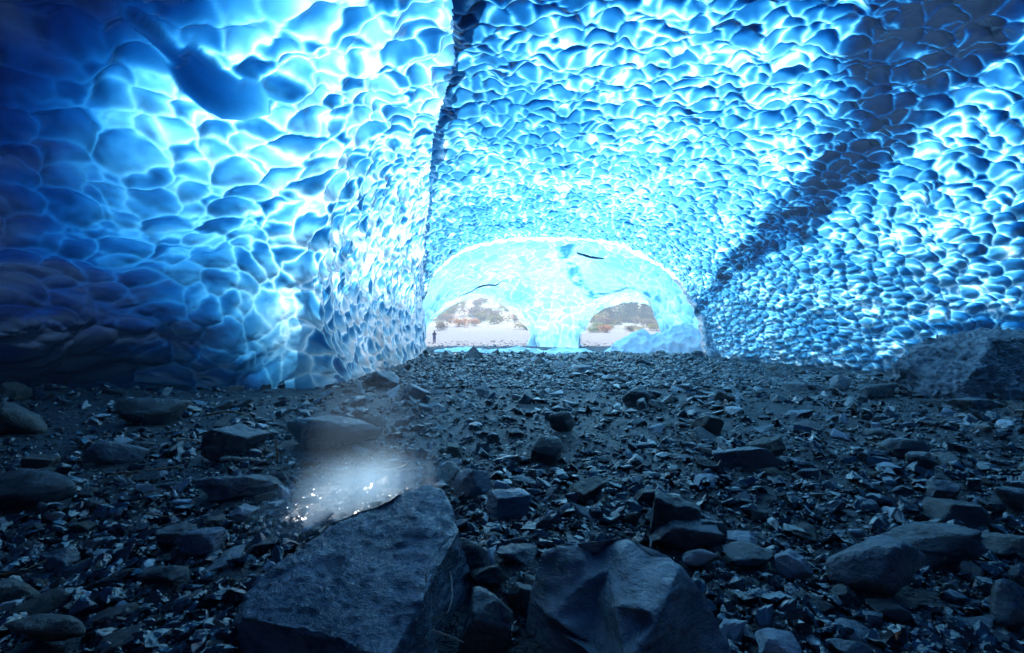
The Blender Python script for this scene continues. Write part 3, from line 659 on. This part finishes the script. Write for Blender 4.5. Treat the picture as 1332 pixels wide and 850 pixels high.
H_('rock', (1006, 719, 1054, 754), B_, M_PALE, 'pale broken stone left of the rounded grey boulder', 60)
H_('rock', (938, 712, 1010, 746), S_, M_SLATE, 'dark flat block just below the pale box stone', 61)
H_('rock', (1204, 627, 1252, 656), B_, M_GREY, 'upright grey stone with a lit left face', 62)
H_('rock', (1205, 650, 1276, 686), S_, M_SLATE, 'dark wedge slab in front of the upright grey stone', 63, tilt=5)
H_('rock', (1284, 632, 1350, 668), O_, M_GREY, 'smooth bluish rock at the right edge', 64)
H_('rock', (716, 800, 768, 850), B_, M_SLATE, 'dark lump in front of the faceted boulder', 65)
H_('rock', (690, 568, 732, 606), O_, M_SLATE, 'black round-topped rock in mid floor', 66)
H_('rock', (840, 640, 912, 706), B_, M_SLATE, 'big dark angular rock behind the flat smooth slab', 67, dr=.6)
H_('rock', (922, 582, 1014, 612), S_, M_GREY, 'long low grey slab in the middle distance', 68, dr=.4)
H_('rock', (714, 535, 748, 562), O_, M_SLATE, 'dark hump rock beyond the black round-topped one', 69)
H_('rock', (808, 503, 846, 530), O_, M_SLATE, 'dark dome rock in the far middle of the floor', 70)
H_('rock', (974, 822, 1042, 866), B_, M_PALE, 'bright white topped rock at the bottom edge', 71)
H_('rock', (1082, 836, 1130, 866), B_, M_GREY, 'grey stone at the bottom edge under the rounded boulder', 72)
H_('rock', (905, 680, 945, 712), B_, M_SLATE, 'dark stone tucked behind the pale box stone', 73)
H_('rock', (610, 738, 660, 778), B_, M_SLATE, 'black angular stone above the striped slab', 74)
H_('rock', (660, 760, 700, 800), B_, M_GREY, 'grey chunk left of the faceted boulder foot', 75)
H_('rock', (1078, 488, 1104, 508), O_, M_PALE, 'small white stone under the right ice wall', 76)
H_('rock', (1118, 498, 1160, 520), O_, M_SLATE, 'rounded dark stone left of the wall boulder', 77)
H_('rock', (1238, 518, 1290, 536), S_, M_GREY, 'flat stone at the toe of the wall boulder', 78)
H_('rock', (20, 800, 120, 858), O_, M_TAN, 'brownish boulder sunk in shadow at the bottom left', 79, dr=.6)
H_('rock', (-10, 756, 40, 792), O_, M_TAN, 'tan stone at the left edge above the shadowed boulder', 80)
H_('rock', (205, 686, 262, 720), S_, M_SLATE, 'flat dark stone in the left gravel', 81)
H_('rock', (236, 690, 290, 726), B_, M_WET, 'blue glinting broken rock in the left gravel', 82)
H_('rock', (190, 735, 246, 768), B_, M_SLATE, 'dark angular rock below the glinting one', 83)
H_('rock', (300, 660, 334, 680), S_, M_PALE, 'small pale chip beside the broad flat slab', 84)
H_('rock', (160, 518, 232, 556), O_, M_SLATE, 'dark boulder against the foot of the left ice wall', 85)
H_('rock', (590, 610, 640, 650), S_, M_WET, 'glinting low rock behind the slab boulder tip', 86)
H_('rock', (520, 500, 560, 522), B_, M_GREY, 'grey block on the far left heap', 87)
H_('rock', (470, 482, 520, 506), B_, M_GREY, 'pale edged block under the bright ice wall', 88)
H_('rock', (1138, 570, 1200, 598), B_, M_SLATE, 'low dark rock on the right floor', 89)
H_('rock', (630, 640, 690, 676), S_, M_WET, 'layered dark rock in the centre floor', 90)
H_('rock', (900, 540, 940, 566), B_, M_TAN, 'brown angular rock in the far right gravel', 91)
H_('rock', (1130, 786, 1180, 812), S_, M_SLATE, 'thin dark slab in front of the rounded grey boulder', 92)
H_('rock', (1180, 590, 1214, 612), S_, M_SLATE, 'little dark ledge rock on the right floor', 93)

def clear_of(x, y, r):
    for (cx_, cy_, a, b) in HERO_FOOT:
        if ((x - cx_) / (a * .95 + r)) ** 2 + ((y - cy_) / (b * .95 + r)) ** 2 < 1: return False
    return True
def inside_floor(x, y):
    xl = np.interp(y, [2, 9, 11.2, 13.2, 14, 16, 22, 28, 34, 50], [-13, -13, -12.4, -8, -5.4, -5.0, -4.9, -4.9, -7, -9])
    xr = np.interp(y, [2, 9, 13, 17, 25, 28, 34], [14.5, 14.8, 14.6, 12.9, 10.6, 10.3, 10])
    return xl < x < xr
# mid-size stones: real individuals
variants = []
for i in range(14):
    V, Fc = rock_shape(900 + i, 5, [(1, .8, .45), (1, .85, .7), (1, .6, .5), (1, .9, .3)][i % 4], 9, 30, .14, (i % 3) * .5)
    V = V * np.array([(1, .8, .45), (1, .85, .7), (1, .6, .5), (1, .9, .3)][i % 4])
    gn = fbm(V * 3 + i, 33 + i, 4, .6)[:, None]; V = V * (1 + .10 * gn)
    variants.append(np_mesh('rock', V, Fc, True, None, M_ROCKS[i % 8]))
CLS = {'wet_dark_slate': ('dark wet angular stone lying loose in the cave rubble', 'dark stones scattered over the cave floor'),
       'wet_grey_stone': ('grey wet angular stone lying loose in the cave rubble', 'grey stones scattered over the cave floor'),
       'glistening_wet_boulder': ('glossy blackish stone lying loose in the cave rubble', 'glossy stones scattered over the cave floor'),
       'tan_weathered_stone': ('brownish weathered stone lying loose in the cave rubble', 'brown stones scattered over the cave floor'),
       'pale_lit_stone': ('small pale stone lying loose among the dark cave rubble', 'pale stones scattered over the cave floor')}
placed = 0; tries = 0
MID = []
while placed < 240 and tries < 20000:
    tries += 1
    Y = 462 + 400 * random.random() ** 1.25; X = random.uniform(-20, 1350)
    p = atz(X, Y, 0.)
    if p[1] > 30 or p[1] < 1.9 or not inside_floor(p[0], p[1]): continue
    px_r = random.choice([10, 13, 16, 20, 25]) * (.55 + .75 * (Y - 440) / 410)
    r = px_r / F * p[1]; r = min(r, .45)
    if not clear_of(p[0], p[1], r * .75): continue
    if any((p[0] - a) ** 2 + (p[1] - b) ** 2 < (r * .8 + c * .8) ** 2 for a, b, c in MID): continue
    MID.append((p[0], p[1], r)); k = random.randrange(14); me = variants[k]
    o = bpy.data.objects.new('rock', me); link(o)
    z = ground(p[0], p[1]); o.location = (p[0], p[1], z + r * .18); o.scale = (r, r * random.uniform(.8, 1.1), r * random.uniform(.7, 1.1))
    o.rotation_euler = (random.uniform(-.35, .35), random.uniform(-.35, .35), random.uniform(0, 6.28))
    l_, g_ = CLS[me.materials[0].name]; tag(o, l_, 'rock', g_); placed += 1

# uncountable rubble: one object
def rubble(name, count, ylo, yhi, rlo, rhi, sub, seed, mats, label, pow_=1.2):
    r_ = np.random.default_rng(seed); pts = []
    while len(pts) < count:
        Y = ylo + (yhi - ylo) * r_.random() ** pow_; X = r_.uniform(-60, 1390); p = atz(X, Y, 0)
        if p[1] > 31 or not inside_floor(p[0], p[1]): continue
        pr = rlo + (rhi - rlo) * r_.random() ** 2.6
        pts.append((p[0], p[1], max(pr * (.45 + .9 * (Y - 440) / 410) / F * p[1], .008)))
    pts = np.array(pts)
    dn_ = fbm(np.stack([pts[:, 0] * .55, pts[:, 1] * .55, pts[:, 0] * 0], -1), 140, 3)
    if sub == 3: pts = pts[dn_ > r_.uniform(-.55, .18, len(pts))]
    keep = np.array([clear_of(a, b, .4 * c) and clear_of(a, b + 1.3 * c, .1 * c) for a, b, c in pts]); pts = pts[keep]
    gz = ground(pts[:, 0], pts[:, 1])
    shapes = []
    for i in range(24):
        asp = [(1, .8, .5), (1, .7, .65), (1, .9, .8), (1, .65, .45)][i % 4]
        V, Fc = rock_shape(seed * 50 + i, sub, asp, 9, 26, .16); shapes.append(V * np.array(asp))
    Vs, Fs, mi = [], [], []; off = 0; nv = len(shapes[0])
    n_ = len(pts); which = r_.integers(0, 24, n_); yaw = r_.uniform(0, 6.28, n_); tx = r_.normal(0, .35, n_); ty = r_.normal(0, .35, n_)
    S = np.array(shapes)[which]                                   # n,nv,3
    cy_, sy_ = np.cos(yaw)[:, None], np.sin(yaw)[:, None]
    cx1, sx1 = np.cos(tx)[:, None], np.sin(tx)[:, None]; cx2, sx2 = np.cos(ty)[:, None], np.sin(ty)[:, None]
    x, y, z = S[..., 0], S[..., 1], S[..., 2]
    y, z = y * cx1 - z * sx1, y * sx1 + z * cx1
    x, z = x * cx2 + z * sx2, -x * sx2 + z * cx2
    x, y = x * cy_ - y * sy_, x * sy_ + y * cy_
    V = np.stack([x, y, z], -1) * pts[:, 2][:, None, None] + np.stack([pts[:, 0], pts[:, 1], gz + pts[:, 2] * .22], -1)[:, None, :]
    Fc = (Fc[None] + (np.arange(n_) * nv)[:, None, None]).reshape(-1, 3)
    me = np_mesh(name, V.reshape(-1, 3), Fc, False, {'tone': np.repeat(r_.random(n_), nv)}, None)
    for m in mats: me.materials.append(m)
    mi = np.repeat(r_.choice(len(mats), n_, p=[.70, .17, .07, .06]), len(ICO[sub][1])); me.polygons.foreach_set('material_index', mi.astype(np.int32))
    o = link(bpy.data.objects.new(name, me)); return tag(o, label, 'gravel', kind='stuff')
def gravel_material(name, c1, c2, rough=.3):
    m, nt, out = newmat(name); L = nt.links.new
    geo = nt.nodes.new('ShaderNodeNewGeometry'); a = nt.nodes.new('ShaderNodeAttribute'); a.attribute_name = 'tone'
    n1 = noise(nt, 18, 4, .6, geo.outputs['Position']); n2 = noise(nt, 3, 3, .6, geo.outputs['Position'])
    col = mixc(nt, a.outputs['Fac'], c1, c2); col = mixc(nt, math_n(nt, 'MULTIPLY', n1.outputs['Fac'], .6), col, c1)
    pr = nt.nodes.new('ShaderNodeBsdfPrincipled'); L(col, pr.inputs['Base Color']); L(ramp(nt, n2.outputs['Fac'], [(.35, rough * .5), (.65, rough * 1.5)]), pr.inputs['Roughness'])
    pr.inputs['Specular IOR Level'].default_value = 1.0
    L(bump(nt, n1.outputs['Fac'], .6, .012), pr.inputs['Normal']); L(pr.outputs[0], out.inputs['Surface']); return m
GM = [gravel_material('gravel_dark', (.004, .005, .009), (.019, .024, .034), .13), gravel_material('gravel_grey', (.014, .019, .028), (.07, .085, .11), .2),
      gravel_material('gravel_brown', (.04, .03, .022), (.16, .12, .08), .45), gravel_material('gravel_pale', (.22, .24, .26), (.50, .52, .54), .35)]
rubble('rubble', 10000, 458, 880, 4, 17, 3, 5, GM, 'loose angular rubble covering the whole cave floor', 1.15)
rubble('gravel', 28000, 456, 900, 1.8, 6, 2, 6, GM, 'fine wet gravel filling the gaps between the rubble', 1.0)
rubble('gravel', 14000, 455, 505, 3.2, 9, 1, 8, GM, 'small dark stones crowding the far end of the cave floor', 1.3)

# pale stones on the outwash beyond the first arch
r_ = np.random.default_rng(4)
Vp, Fp = rock_shape(5, 2, (1, .8, .6), 8, 30, .1); n_ = 1400
px = r_.uniform(-12, 14, n_); py = r_.uniform(30, 75, n_); pr_ = .04 + .22 * r_.random(n_) ** 4; pz = ground(px, py)
V = Vp[None] * (pr_[:, None, None] * np.array([1, .9, .6])) + np.stack([px, py, pz + pr_ * .1], -1)[:, None]
Fc = (Fp[None] + (np.arange(n_) * len(Vp))[:, None, None]).reshape(-1, 3)
me = np_mesh('outwash_gravel', V.reshape(-1, 3), Fc, False, {'tone': np.repeat(r_.random(n_), len(Vp))}, gravel_material('outwash_stone', (.015, .02, .035), (.14, .15, .17), .8))
tag(link(bpy.data.objects.new('outwash_gravel', me)), 'pale stones strewn over the bright outwash beyond the arches', 'gravel', kind='stuff')

# ------------------------------------------------------------------ driftwood and twigs
def stick(pts, r, mat, label, name='stick', parent_branches=(), cat='stick'):
    pts = np.array([p if len(p) == 3 and False else p for p in pts], float)
    def tube(pts, r0, r1):
        K = 26; path = catmull(pts, np.linspace(0, len(pts) - 1, K)); path = path + .25 * r0 * np.random.default_rng(len(label)).normal(size=path.shape)
        V, Fc = [], []; M_ = 7
        for i in range(K):
            d = path[min(i + 1, K - 1)] - path[max(i - 1, 0)]; d /= np.linalg.norm(d) + 1e-9; a = np.cross(d, [.1, .2, 1]); a /= np.linalg.norm(a); b = np.cross(d, a)
            rr = r0 + (r1 - r0) * i / (K - 1); rr *= 1 + .2 * math.sin(i * 1.7)
            for j in range(M_): V.append(path[i] + rr * (math.cos(j * 6.283 / M_) * a + math.sin(j * 6.283 / M_) * b))
        for i in range(K - 1):
            for j in range(M_): Fc.append((i * M_ + j, i * M_ + (j + 1) % M_, (i + 1) * M_ + (j + 1) % M_, (i + 1) * M_ + j))
        return np.array(V), np.array(Fc)
    V, Fc = tube(pts, r, r * .45)
    for b in parent_branches:
        v, f = tube(np.array(b, float), r * .5, r * .2); Fc = np.concatenate([Fc, f + len(V)]); V = np.concatenate([V, v])
    c = V.mean(0); o = link(bpy.data.objects.new(name, np_mesh(name, V - c, Fc, True, None, mat))); o.location = c; return tag(o, label, cat)
def fl_(X, Y, up=.05): p = gp(X, Y); return at(X, Y, p[1] - up * p[1] / 1.6) 
stick([fl_(230, 571, .12), fl_(252, 573, .12), fl_(277, 578, .10)], .018, M_WOODP, 'short pale stick left of the angular dark rock')
stick([fl_(146, 617, .1), fl_(180, 614, .12), fl_(235, 608, .12)], .02, M_WOOD, 'brown stick lying below the blunt grey rock')
stick([fl_(290, 597, .12), fl_(320, 598, .12), fl_(346, 600, .1)], .024, M_WOODP, 'flat bleached stick under the angular dark rock')
stick([fl_(361, 602, .05), fl_(360, 586, .3), fl_(358, 572, .5)], .012, M_WOOD, 'thin twig standing upright by the angular rock')
stick([fl_(420, 611, .12), fl_(470, 612, .14), fl_(520, 612, .15), fl_(551, 605, .2)], .016, M_WOODP, 'long thin driftwood branch lying behind the glowing mist', parent_branches=([fl_(500, 611, .14), fl_(520, 608, .2), fl_(530, 603, .25)],), cat='branch')
stick([fl_(270, 540, .1), fl_(300, 536, .14), fl_(325, 541, .1)], .024, M_WOOD, 'rusty brown stick near the foot of the left ice')
stick([fl_(190, 668, .08), fl_(215, 672, .08), fl_(236, 668, .06)], .008, M_WOOD, 'dark thin stick on the left gravel')
stick([fl_(0, 748, .1), fl_(30, 742, .12), fl_(62, 728, .12)], .010, M_WOOD, 'twig by the small greenish stone at left')
stick([fl_(582, 735, .22), fl_(587, 755, .2), fl_(588, 775, .18), fl_(583, 795, .16), fl_(570, 803, .14), fl_(556, 807, .12)], .006, M_WOODP, 'curved pale root hanging beside the wet slab boulder', name='root', cat='root')
stick([fl_(562, 820, .12), fl_(585, 828, .12), fl_(604, 836, .12)], .006, M_WOODP, 'straight pale twig below the curved root')
stick([fl_(902, 560, .1), fl_(915, 553, .15), fl_(925, 547, .15)], .016, M_WOOD, 'brown stick by the brown angular rock')
stick([fl_(1130, 575, .1), fl_(1150, 582, .12), fl_(1168, 592, .1)], .014, M_WOOD, 'dark stick crossing the low rock on the right floor')

# ------------------------------------------------------------------ person outside the left exit
def person():
    bm = bmesh.new(); sk = bm.verts.layers.skin.verify()
    def v(co, r): a = bm.verts.new(co); a[sk].radius = (r, r * .85); return a
    def e(a, b): bm.edges.new((a, b))
    pel = v((0, 0, .95), .15); pel[sk].use_root = True
    wa = v((0, .01, 1.13), .14); ch = v((0, 0, 1.34), .17); nk = v((0, -.01, 1.49), .06); hd = v((0, -.03, 1.60), .095); tp = v((0, -.02, 1.70), .08)
    for a, b in ((pel, wa), (wa, ch), (ch, nk), (nk, hd), (hd, tp)): e(a, b)
    for s in (-1, 1):
        sh = v((.18 * s, 0, 1.41), .07); el = v((.25 * s, .03, 1.14), .05); wr = v((.13 * s, -.2, 1.12), .035); hn = v((.07 * s, -.26, 1.15), .03)
        e(ch, sh); e(sh, el); e(el, wr); e(wr, hn)
        hp = v((.09 * s, 0, .86), .11); kn = v((.10 * s, -.03, .48), .075); an = v((.10 * s, .02, .09), .05); ft = v((.11 * s, -.14, .045), .045)
        e(pel, hp); e(hp, kn); e(kn, an); e(an, ft)
    me = bpy.data.meshes.new('person'); bm.to_mesh(me); bm.free(); o = bpy.data.objects.new('person', me); link(o)
    m = o.modifiers.new('skin', 'SKIN'); m.use_smooth_shade = True; s2 = o.modifiers.new('sub', 'SUBSURF'); s2.levels = 1; s2.render_levels = 1
    me.materials.append(simple('dark_blue_jacket', (.012, .012, .035), .8)); return o
po = person(); pp_ = atz(565, 448, 0); pd = 59.5; px_ = (565 - CX) / F * pd
po.location = (px_, pd, ground(px_, pd)); po.rotation_euler = (0, 0, R(12)); tag(po, 'distant person in dark clothes standing on the gravel by the left exit, hands together', 'person')
def cloth(name, V, Fc, mat): o = link(bpy.data.objects.new(name, np_mesh(name, np.array(V), Fc, True, None, mat)), po); return o
Vh, Fh = ICO[3]
cloth('hair', Vh[:, :] * np.array([.10, .11, .10]) + np.array([0, .0, 1.675]), Fh, simple('dark_hair', (.01, .008, .006), .7))
# trousers as slightly larger legs
tb, tf = [], []
for s in (-1, 1):
    o_ = len(tb); K = 8
    rings = [(.93, .115, 0), (.70, .098, -.015), (.48, .085, -.03), (.28, .07, -.005), (.10, .068, .02)]
    for (z, r, yo) in rings:
        for j in range(10): tb.append((.095 * s + r * math.cos(j * .6283), yo + r * math.sin(j * .6283), z))
    for i in range(4):
        for j in range(10): tf.append((o_ + i * 10 + j, o_ + i * 10 + (j + 1) % 10, o_ + i * 10 + 10 + (j + 1) % 10, o_ + i * 10 + 10 + j))
cloth('trousers', tb, np.array(tf), simple('indigo_trousers', (.02, .02, .09), .8))

# ------------------------------------------------------------------ hillside vegetation
def leaf_cloud(n_, shape_fn, size, seed):
    r_ = np.random.default_rng(seed); c = shape_fn(r_, n_)
    d = r_.normal(size=(n_, 3)); d /= np.linalg.norm(d, axis=1, keepdims=True); u = np.cross(d, r_.normal(size=(n_, 3))); u /= np.linalg.norm(u, axis=1, keepdims=True)
    s = size * r_.uniform(.6, 1.4, n_)[:, None]
    V = np.stack([c - u * s, c + d * s * .8, c + u * s, c - d * s * .8], 1).reshape(-1, 3)
    return V, np.arange(n_ * 4).reshape(-1, 4)
def leafmat(name, col):
    m, nt, out = newmat(name); L = nt.links.new
    geo = nt.nodes.new('ShaderNodeNewGeometry'); n1 = noise(nt, 1.3, 4, .6, geo.outputs['Position']); oi = nt.nodes.new('ShaderNodeObjectInfo')
    c = ramp(nt, n1.outputs['Fac'], [(.3, tuple(v * .6 for v in col)), (.7, tuple(v * 1.5 for v in col))])
    hs = nt.nodes.new('ShaderNodeHueSaturation'); L(c, hs.inputs['Color']); L(math_n(nt, 'ADD', math_n(nt, 'MULTIPLY', oi.outputs['Random'], .7), .65), hs.inputs['Value'])
    df = nt.nodes.new('ShaderNodeBsdfDiffuse'); tr = nt.nodes.new('ShaderNodeBsdfTranslucent'); L(hs.outputs[0], df.inputs[0]); L(hs.outputs[0], tr.inputs[0])
    mx = nt.nodes.new('ShaderNodeMixShader'); mx.inputs[0].default_value = .35; L(df.outputs[0], mx.inputs[1]); L(tr.outputs[0], mx.inputs[2]); L(mx.outputs[0], out.inputs[0]); return m
LEAFS = [('rusty', leafmat('rust_leaves', (.20, .09, .04))), ('olive green', leafmat('olive_leaves', (.10, .13, .05))), ('yellowish', leafmat('yellow_leaves', (.16, .15, .06))), ('dusky pink', leafmat('mauve_twigs', (.13, .10, .08)))]
M_BARK = simple('bark', (.10, .07, .05), .9)
M_FIR = leafmat('fir_needles', (.04, .085, .06))
def bush_fn(r_, n_):
    k = r_.integers(0, 6, n_); cc = np.random.default_rng(2).normal(0, .45, (6, 3)); cc[:, 2] = np.abs(cc[:, 2]) * .5 + .5
    d = r_.normal(size=(n_, 3)); d /= np.linalg.norm(d, axis=1, keepdims=True); p = cc[k] + d * (.55 * r_.random(n_)[:, None] ** .4); p[:, 2] = np.maximum(p[:, 2], .05); return p
stem_me = None
bushes = []
for i in range(4):
    V, Fc = leaf_cloud(520, bush_fn, .085, 60 + i); bushes.append(np_mesh('foliage', V, Fc, False, None, LEAFS[i][1]))
def cone_trunk(h, r):
    K = 7; V, Fc = [], []
    for i in range(4):
        for j in range(K): a = j * 6.283 / K; q = r * (1 - .3 * i) if i < 3 else .01; V.append((q * math.cos(a), q * math.sin(a), h * i / 3 - .3))
    for i in range(3):
        for j in range(K): Fc.append((i * K + j, i * K + (j + 1) % K, i * K + K + (j + 1) % K, i * K + K + j))
    return np_mesh('trunk', V, np.array(Fc), True, None, M_BARK)
bstem = cone_trunk(.9, .05)
def hill_pt(X, Y):
    """first hillside point along a sight line"""
    d = np.arange(56, 330, 1.0); x_ = (X - CX) / F * d; z_ = EYE + (HY - Y) / F * d
    k = np.where(ground(x_, d) >= z_)[0]
    if len(k): return np.array([x_[k[0]], d[k[0]], z_[k[0]]])
    return None
rb = random.Random(11); nb_ = 0; tries = 0
sites = []
for _ in range(46): sites.append((rb.uniform(562, 690), 386 + 44 * rb.random() ** .9))
for _ in range(26): sites.append((rb.uniform(768, 858), rb.uniform(414, 434)))
for X, Y in sites:
    p = hill_pt(X, Y)
    if p is None: continue
    i = rb.choice([0, 1, 1, 2, 3, 3]); o = empty('shrub', (p[0], p[1], ground(p[0], p[1])))
    s = (.8 + 1.6 * rb.random()) * p[1] / 130; o.scale = (s * 1.3, s * 1.3, s); o.rotation_euler = (0, 0, rb.uniform(0, 6))
    link(bpy.data.objects.new('foliage', bushes[i]), o); link(bpy.data.objects.new('stem', bstem), o)
    side = 'left' if X < 720 else 'right'
    tag(o, '%s autumn shrub on the hillside seen through the %s exit' % (LEAFS[i][0], side), 'shrub', '%s hillside shrubs through the %s exit' % (LEAFS[i][0], side))
def fir_fn(r_, n_):
    t = r_.random(n_) ** .75; z = 1 - t; lay = np.floor(z * 11) / 11; rad = (1 - z) * .24 * (.55 + .45 * ((z * 11) % 1 < .55)) + .01
    a = r_.uniform(0, 6.283, n_); q = rad * np.sqrt(r_.random(n_)) ** .6; return np.stack([q * np.cos(a), q * np.sin(a), .06 + z * .94 - q * .25], -1) * 10
firs = []
for i in range(3):
    V, Fc = leaf_cloud(1500, fir_fn, .17, 80 + i); firs.append(np_mesh('crown', V, Fc, False, None, M_FIR))
ftr = cone_trunk(9.5, .16)
for k in range(34):
    X = rb.uniform(762, 868) if k < 28 else rb.uniform(560, 690); p = hill_pt(X, rb.uniform(414, 419) if k < 28 else rb.uniform(383, 392))
    if p is None: continue
    o = empty('fir_tree', (p[0], p[1], ground(p[0], p[1]))); s = rb.uniform(.75, 1.25) * (p[1] / 150 if k < 28 else .6); o.scale = (s, s, s); o.rotation_euler = (0, 0, rb.uniform(0, 6))
    link(bpy.data.objects.new('crown', firs[k % 3]), o); link(bpy.data.objects.new('trunk', ftr), o)
    tag(o, 'dark fir tree in the wood seen through the right exit' if k < 28 else 'small fir tree high on the slope above the left exit', 'fir tree', 'fir trees behind the right exit' if k < 28 else 'small firs above the left exit')

# ------------------------------------------------------------------ mist of falling drips in the sunbeam
def mist(name, loc, scale, dens, label, streak=False):
    V, Fc = ICO[4]; m, nt, out = newmat(name + '_air'); L = nt.links.new
    tc = nt.nodes.new('ShaderNodeTexCoord'); ln = nt.nodes.new('ShaderNodeVectorMath'); ln.operation = 'LENGTH'; L(tc.outputs['Object'], ln.inputs[0])
    fo = math_n(nt, 'POWER', math_n(nt, 'MAXIMUM', math_n(nt, 'SUBTRACT', 1., ln.outputs['Value']), 0.), 2.2)
    nz = noise(nt, 2.5, 3, .6, tc.outputs['Object'])
    pv = nt.nodes.new('ShaderNodeVolumePrincipled'); pv.inputs['Color'].default_value = (.55, .8, 1, 1); pv.inputs['Anisotropy'].default_value = .25
    L(math_n(nt, 'MULTIPLY', math_n(nt, 'MULTIPLY', fo, dens), math_n(nt, 'ADD', nz.outputs['Fac'], .4)), pv.inputs['Density']); L(pv.outputs[0], out.inputs['Volume'])
    o = link(bpy.data.objects.new(name, np_mesh(name, V, Fc, True, None, m))); o.location = loc; o.scale = scale; return tag(o, label, 'mist', kind='stuff')
mi_ = mist('mist', (-1.36, 4.1, .14), (1.15, .62, .48), 4.5, 'bright glow of drip mist along the back edge of the wet slab boulder'); mi_.rotation_euler = (0, 0, R(50))
mist('mist', (-1.5, 5.0, .55), (2.1, 1.7, 1.1), .14, 'faint wide veil of drip mist over the left centre floor')

# ------------------------------------------------------------------ world, sun, camera
w = bpy.data.worlds.new('World'); scene.world = w; w.use_nodes = True; nt = w.node_tree
bg = nt.nodes['Background']; sky = nt.nodes.new('ShaderNodeTexSky'); sky.sky_type = 'NISHITA'; sky.sun_disc = False
sky.sun_elevation = R(SUN_EL); sky.sun_rotation = R(SUN_AZ); sky.air_density = 1.2; sky.dust_density = .6
nt.links.new(sky.outputs[0], bg.inputs['Color']); bg.inputs['Strength'].default_value = .13
sl = bpy.data.lights.new('sun', 'SUN'); sl.energy = 4.5; sl.angle = R(.5); sl.color = (1, .965, .92)
so = link(bpy.data.objects.new('sun', sl)); so.rotation_euler = Vector(sdir).to_track_quat('Z', 'Y').to_euler()
cam = bpy.data.cameras.new('camera'); cam.sensor_width = 36; cam.lens = 36 * F / 1332; cam.shift_y = 7 / 1332; cam.clip_end = 2000; cam.clip_start = .05
co = link(bpy.data.objects.new('camera', cam)); co.location = (0, 0, EYE); co.rotation_euler = (R(90), 0, 0); scene.camera = co
vs = scene.view_settings; vs.view_transform = 'Standard'; vs.look = 'None'; vs.exposure = 2.35; vs.gamma = 1; vs.use_curve_mapping = False
cy = scene.cycles; cy.use_denoising = True; cy.max_bounces = 8; cy.diffuse_bounces = 4; cy.glossy_bounces = 3; cy.transmission_bounces = 4; cy.sample_clamp_indirect = 6; cy.volume_bounces = 1
cy.caustics_reflective = False; cy.caustics_refractive = False

hm, hnt, hout = newmat('hazy_air'); pv = hnt.nodes.new('ShaderNodeVolumePrincipled'); pv.inputs['Color'].default_value = (.80, .90, 1, 1); pv.inputs['Density'].default_value = .0018; pv.inputs['Anisotropy'].default_value = .1
hnt.links.new(pv.outputs[0], hout.inputs['Volume'])
bm = bmesh.new(); bmesh.ops.create_cube(bm, size=1); hme = bpy.data.meshes.new('haze'); bm.to_mesh(hme); bm.free(); hme.materials.append(hm)
ho = link(bpy.data.objects.new('haze', hme)); ho.scale = (640, 480, 150); ho.location = (0, 170, 68); tag(ho, 'pale bluish air between the cave and the hillside', 'haze', kind='stuff')
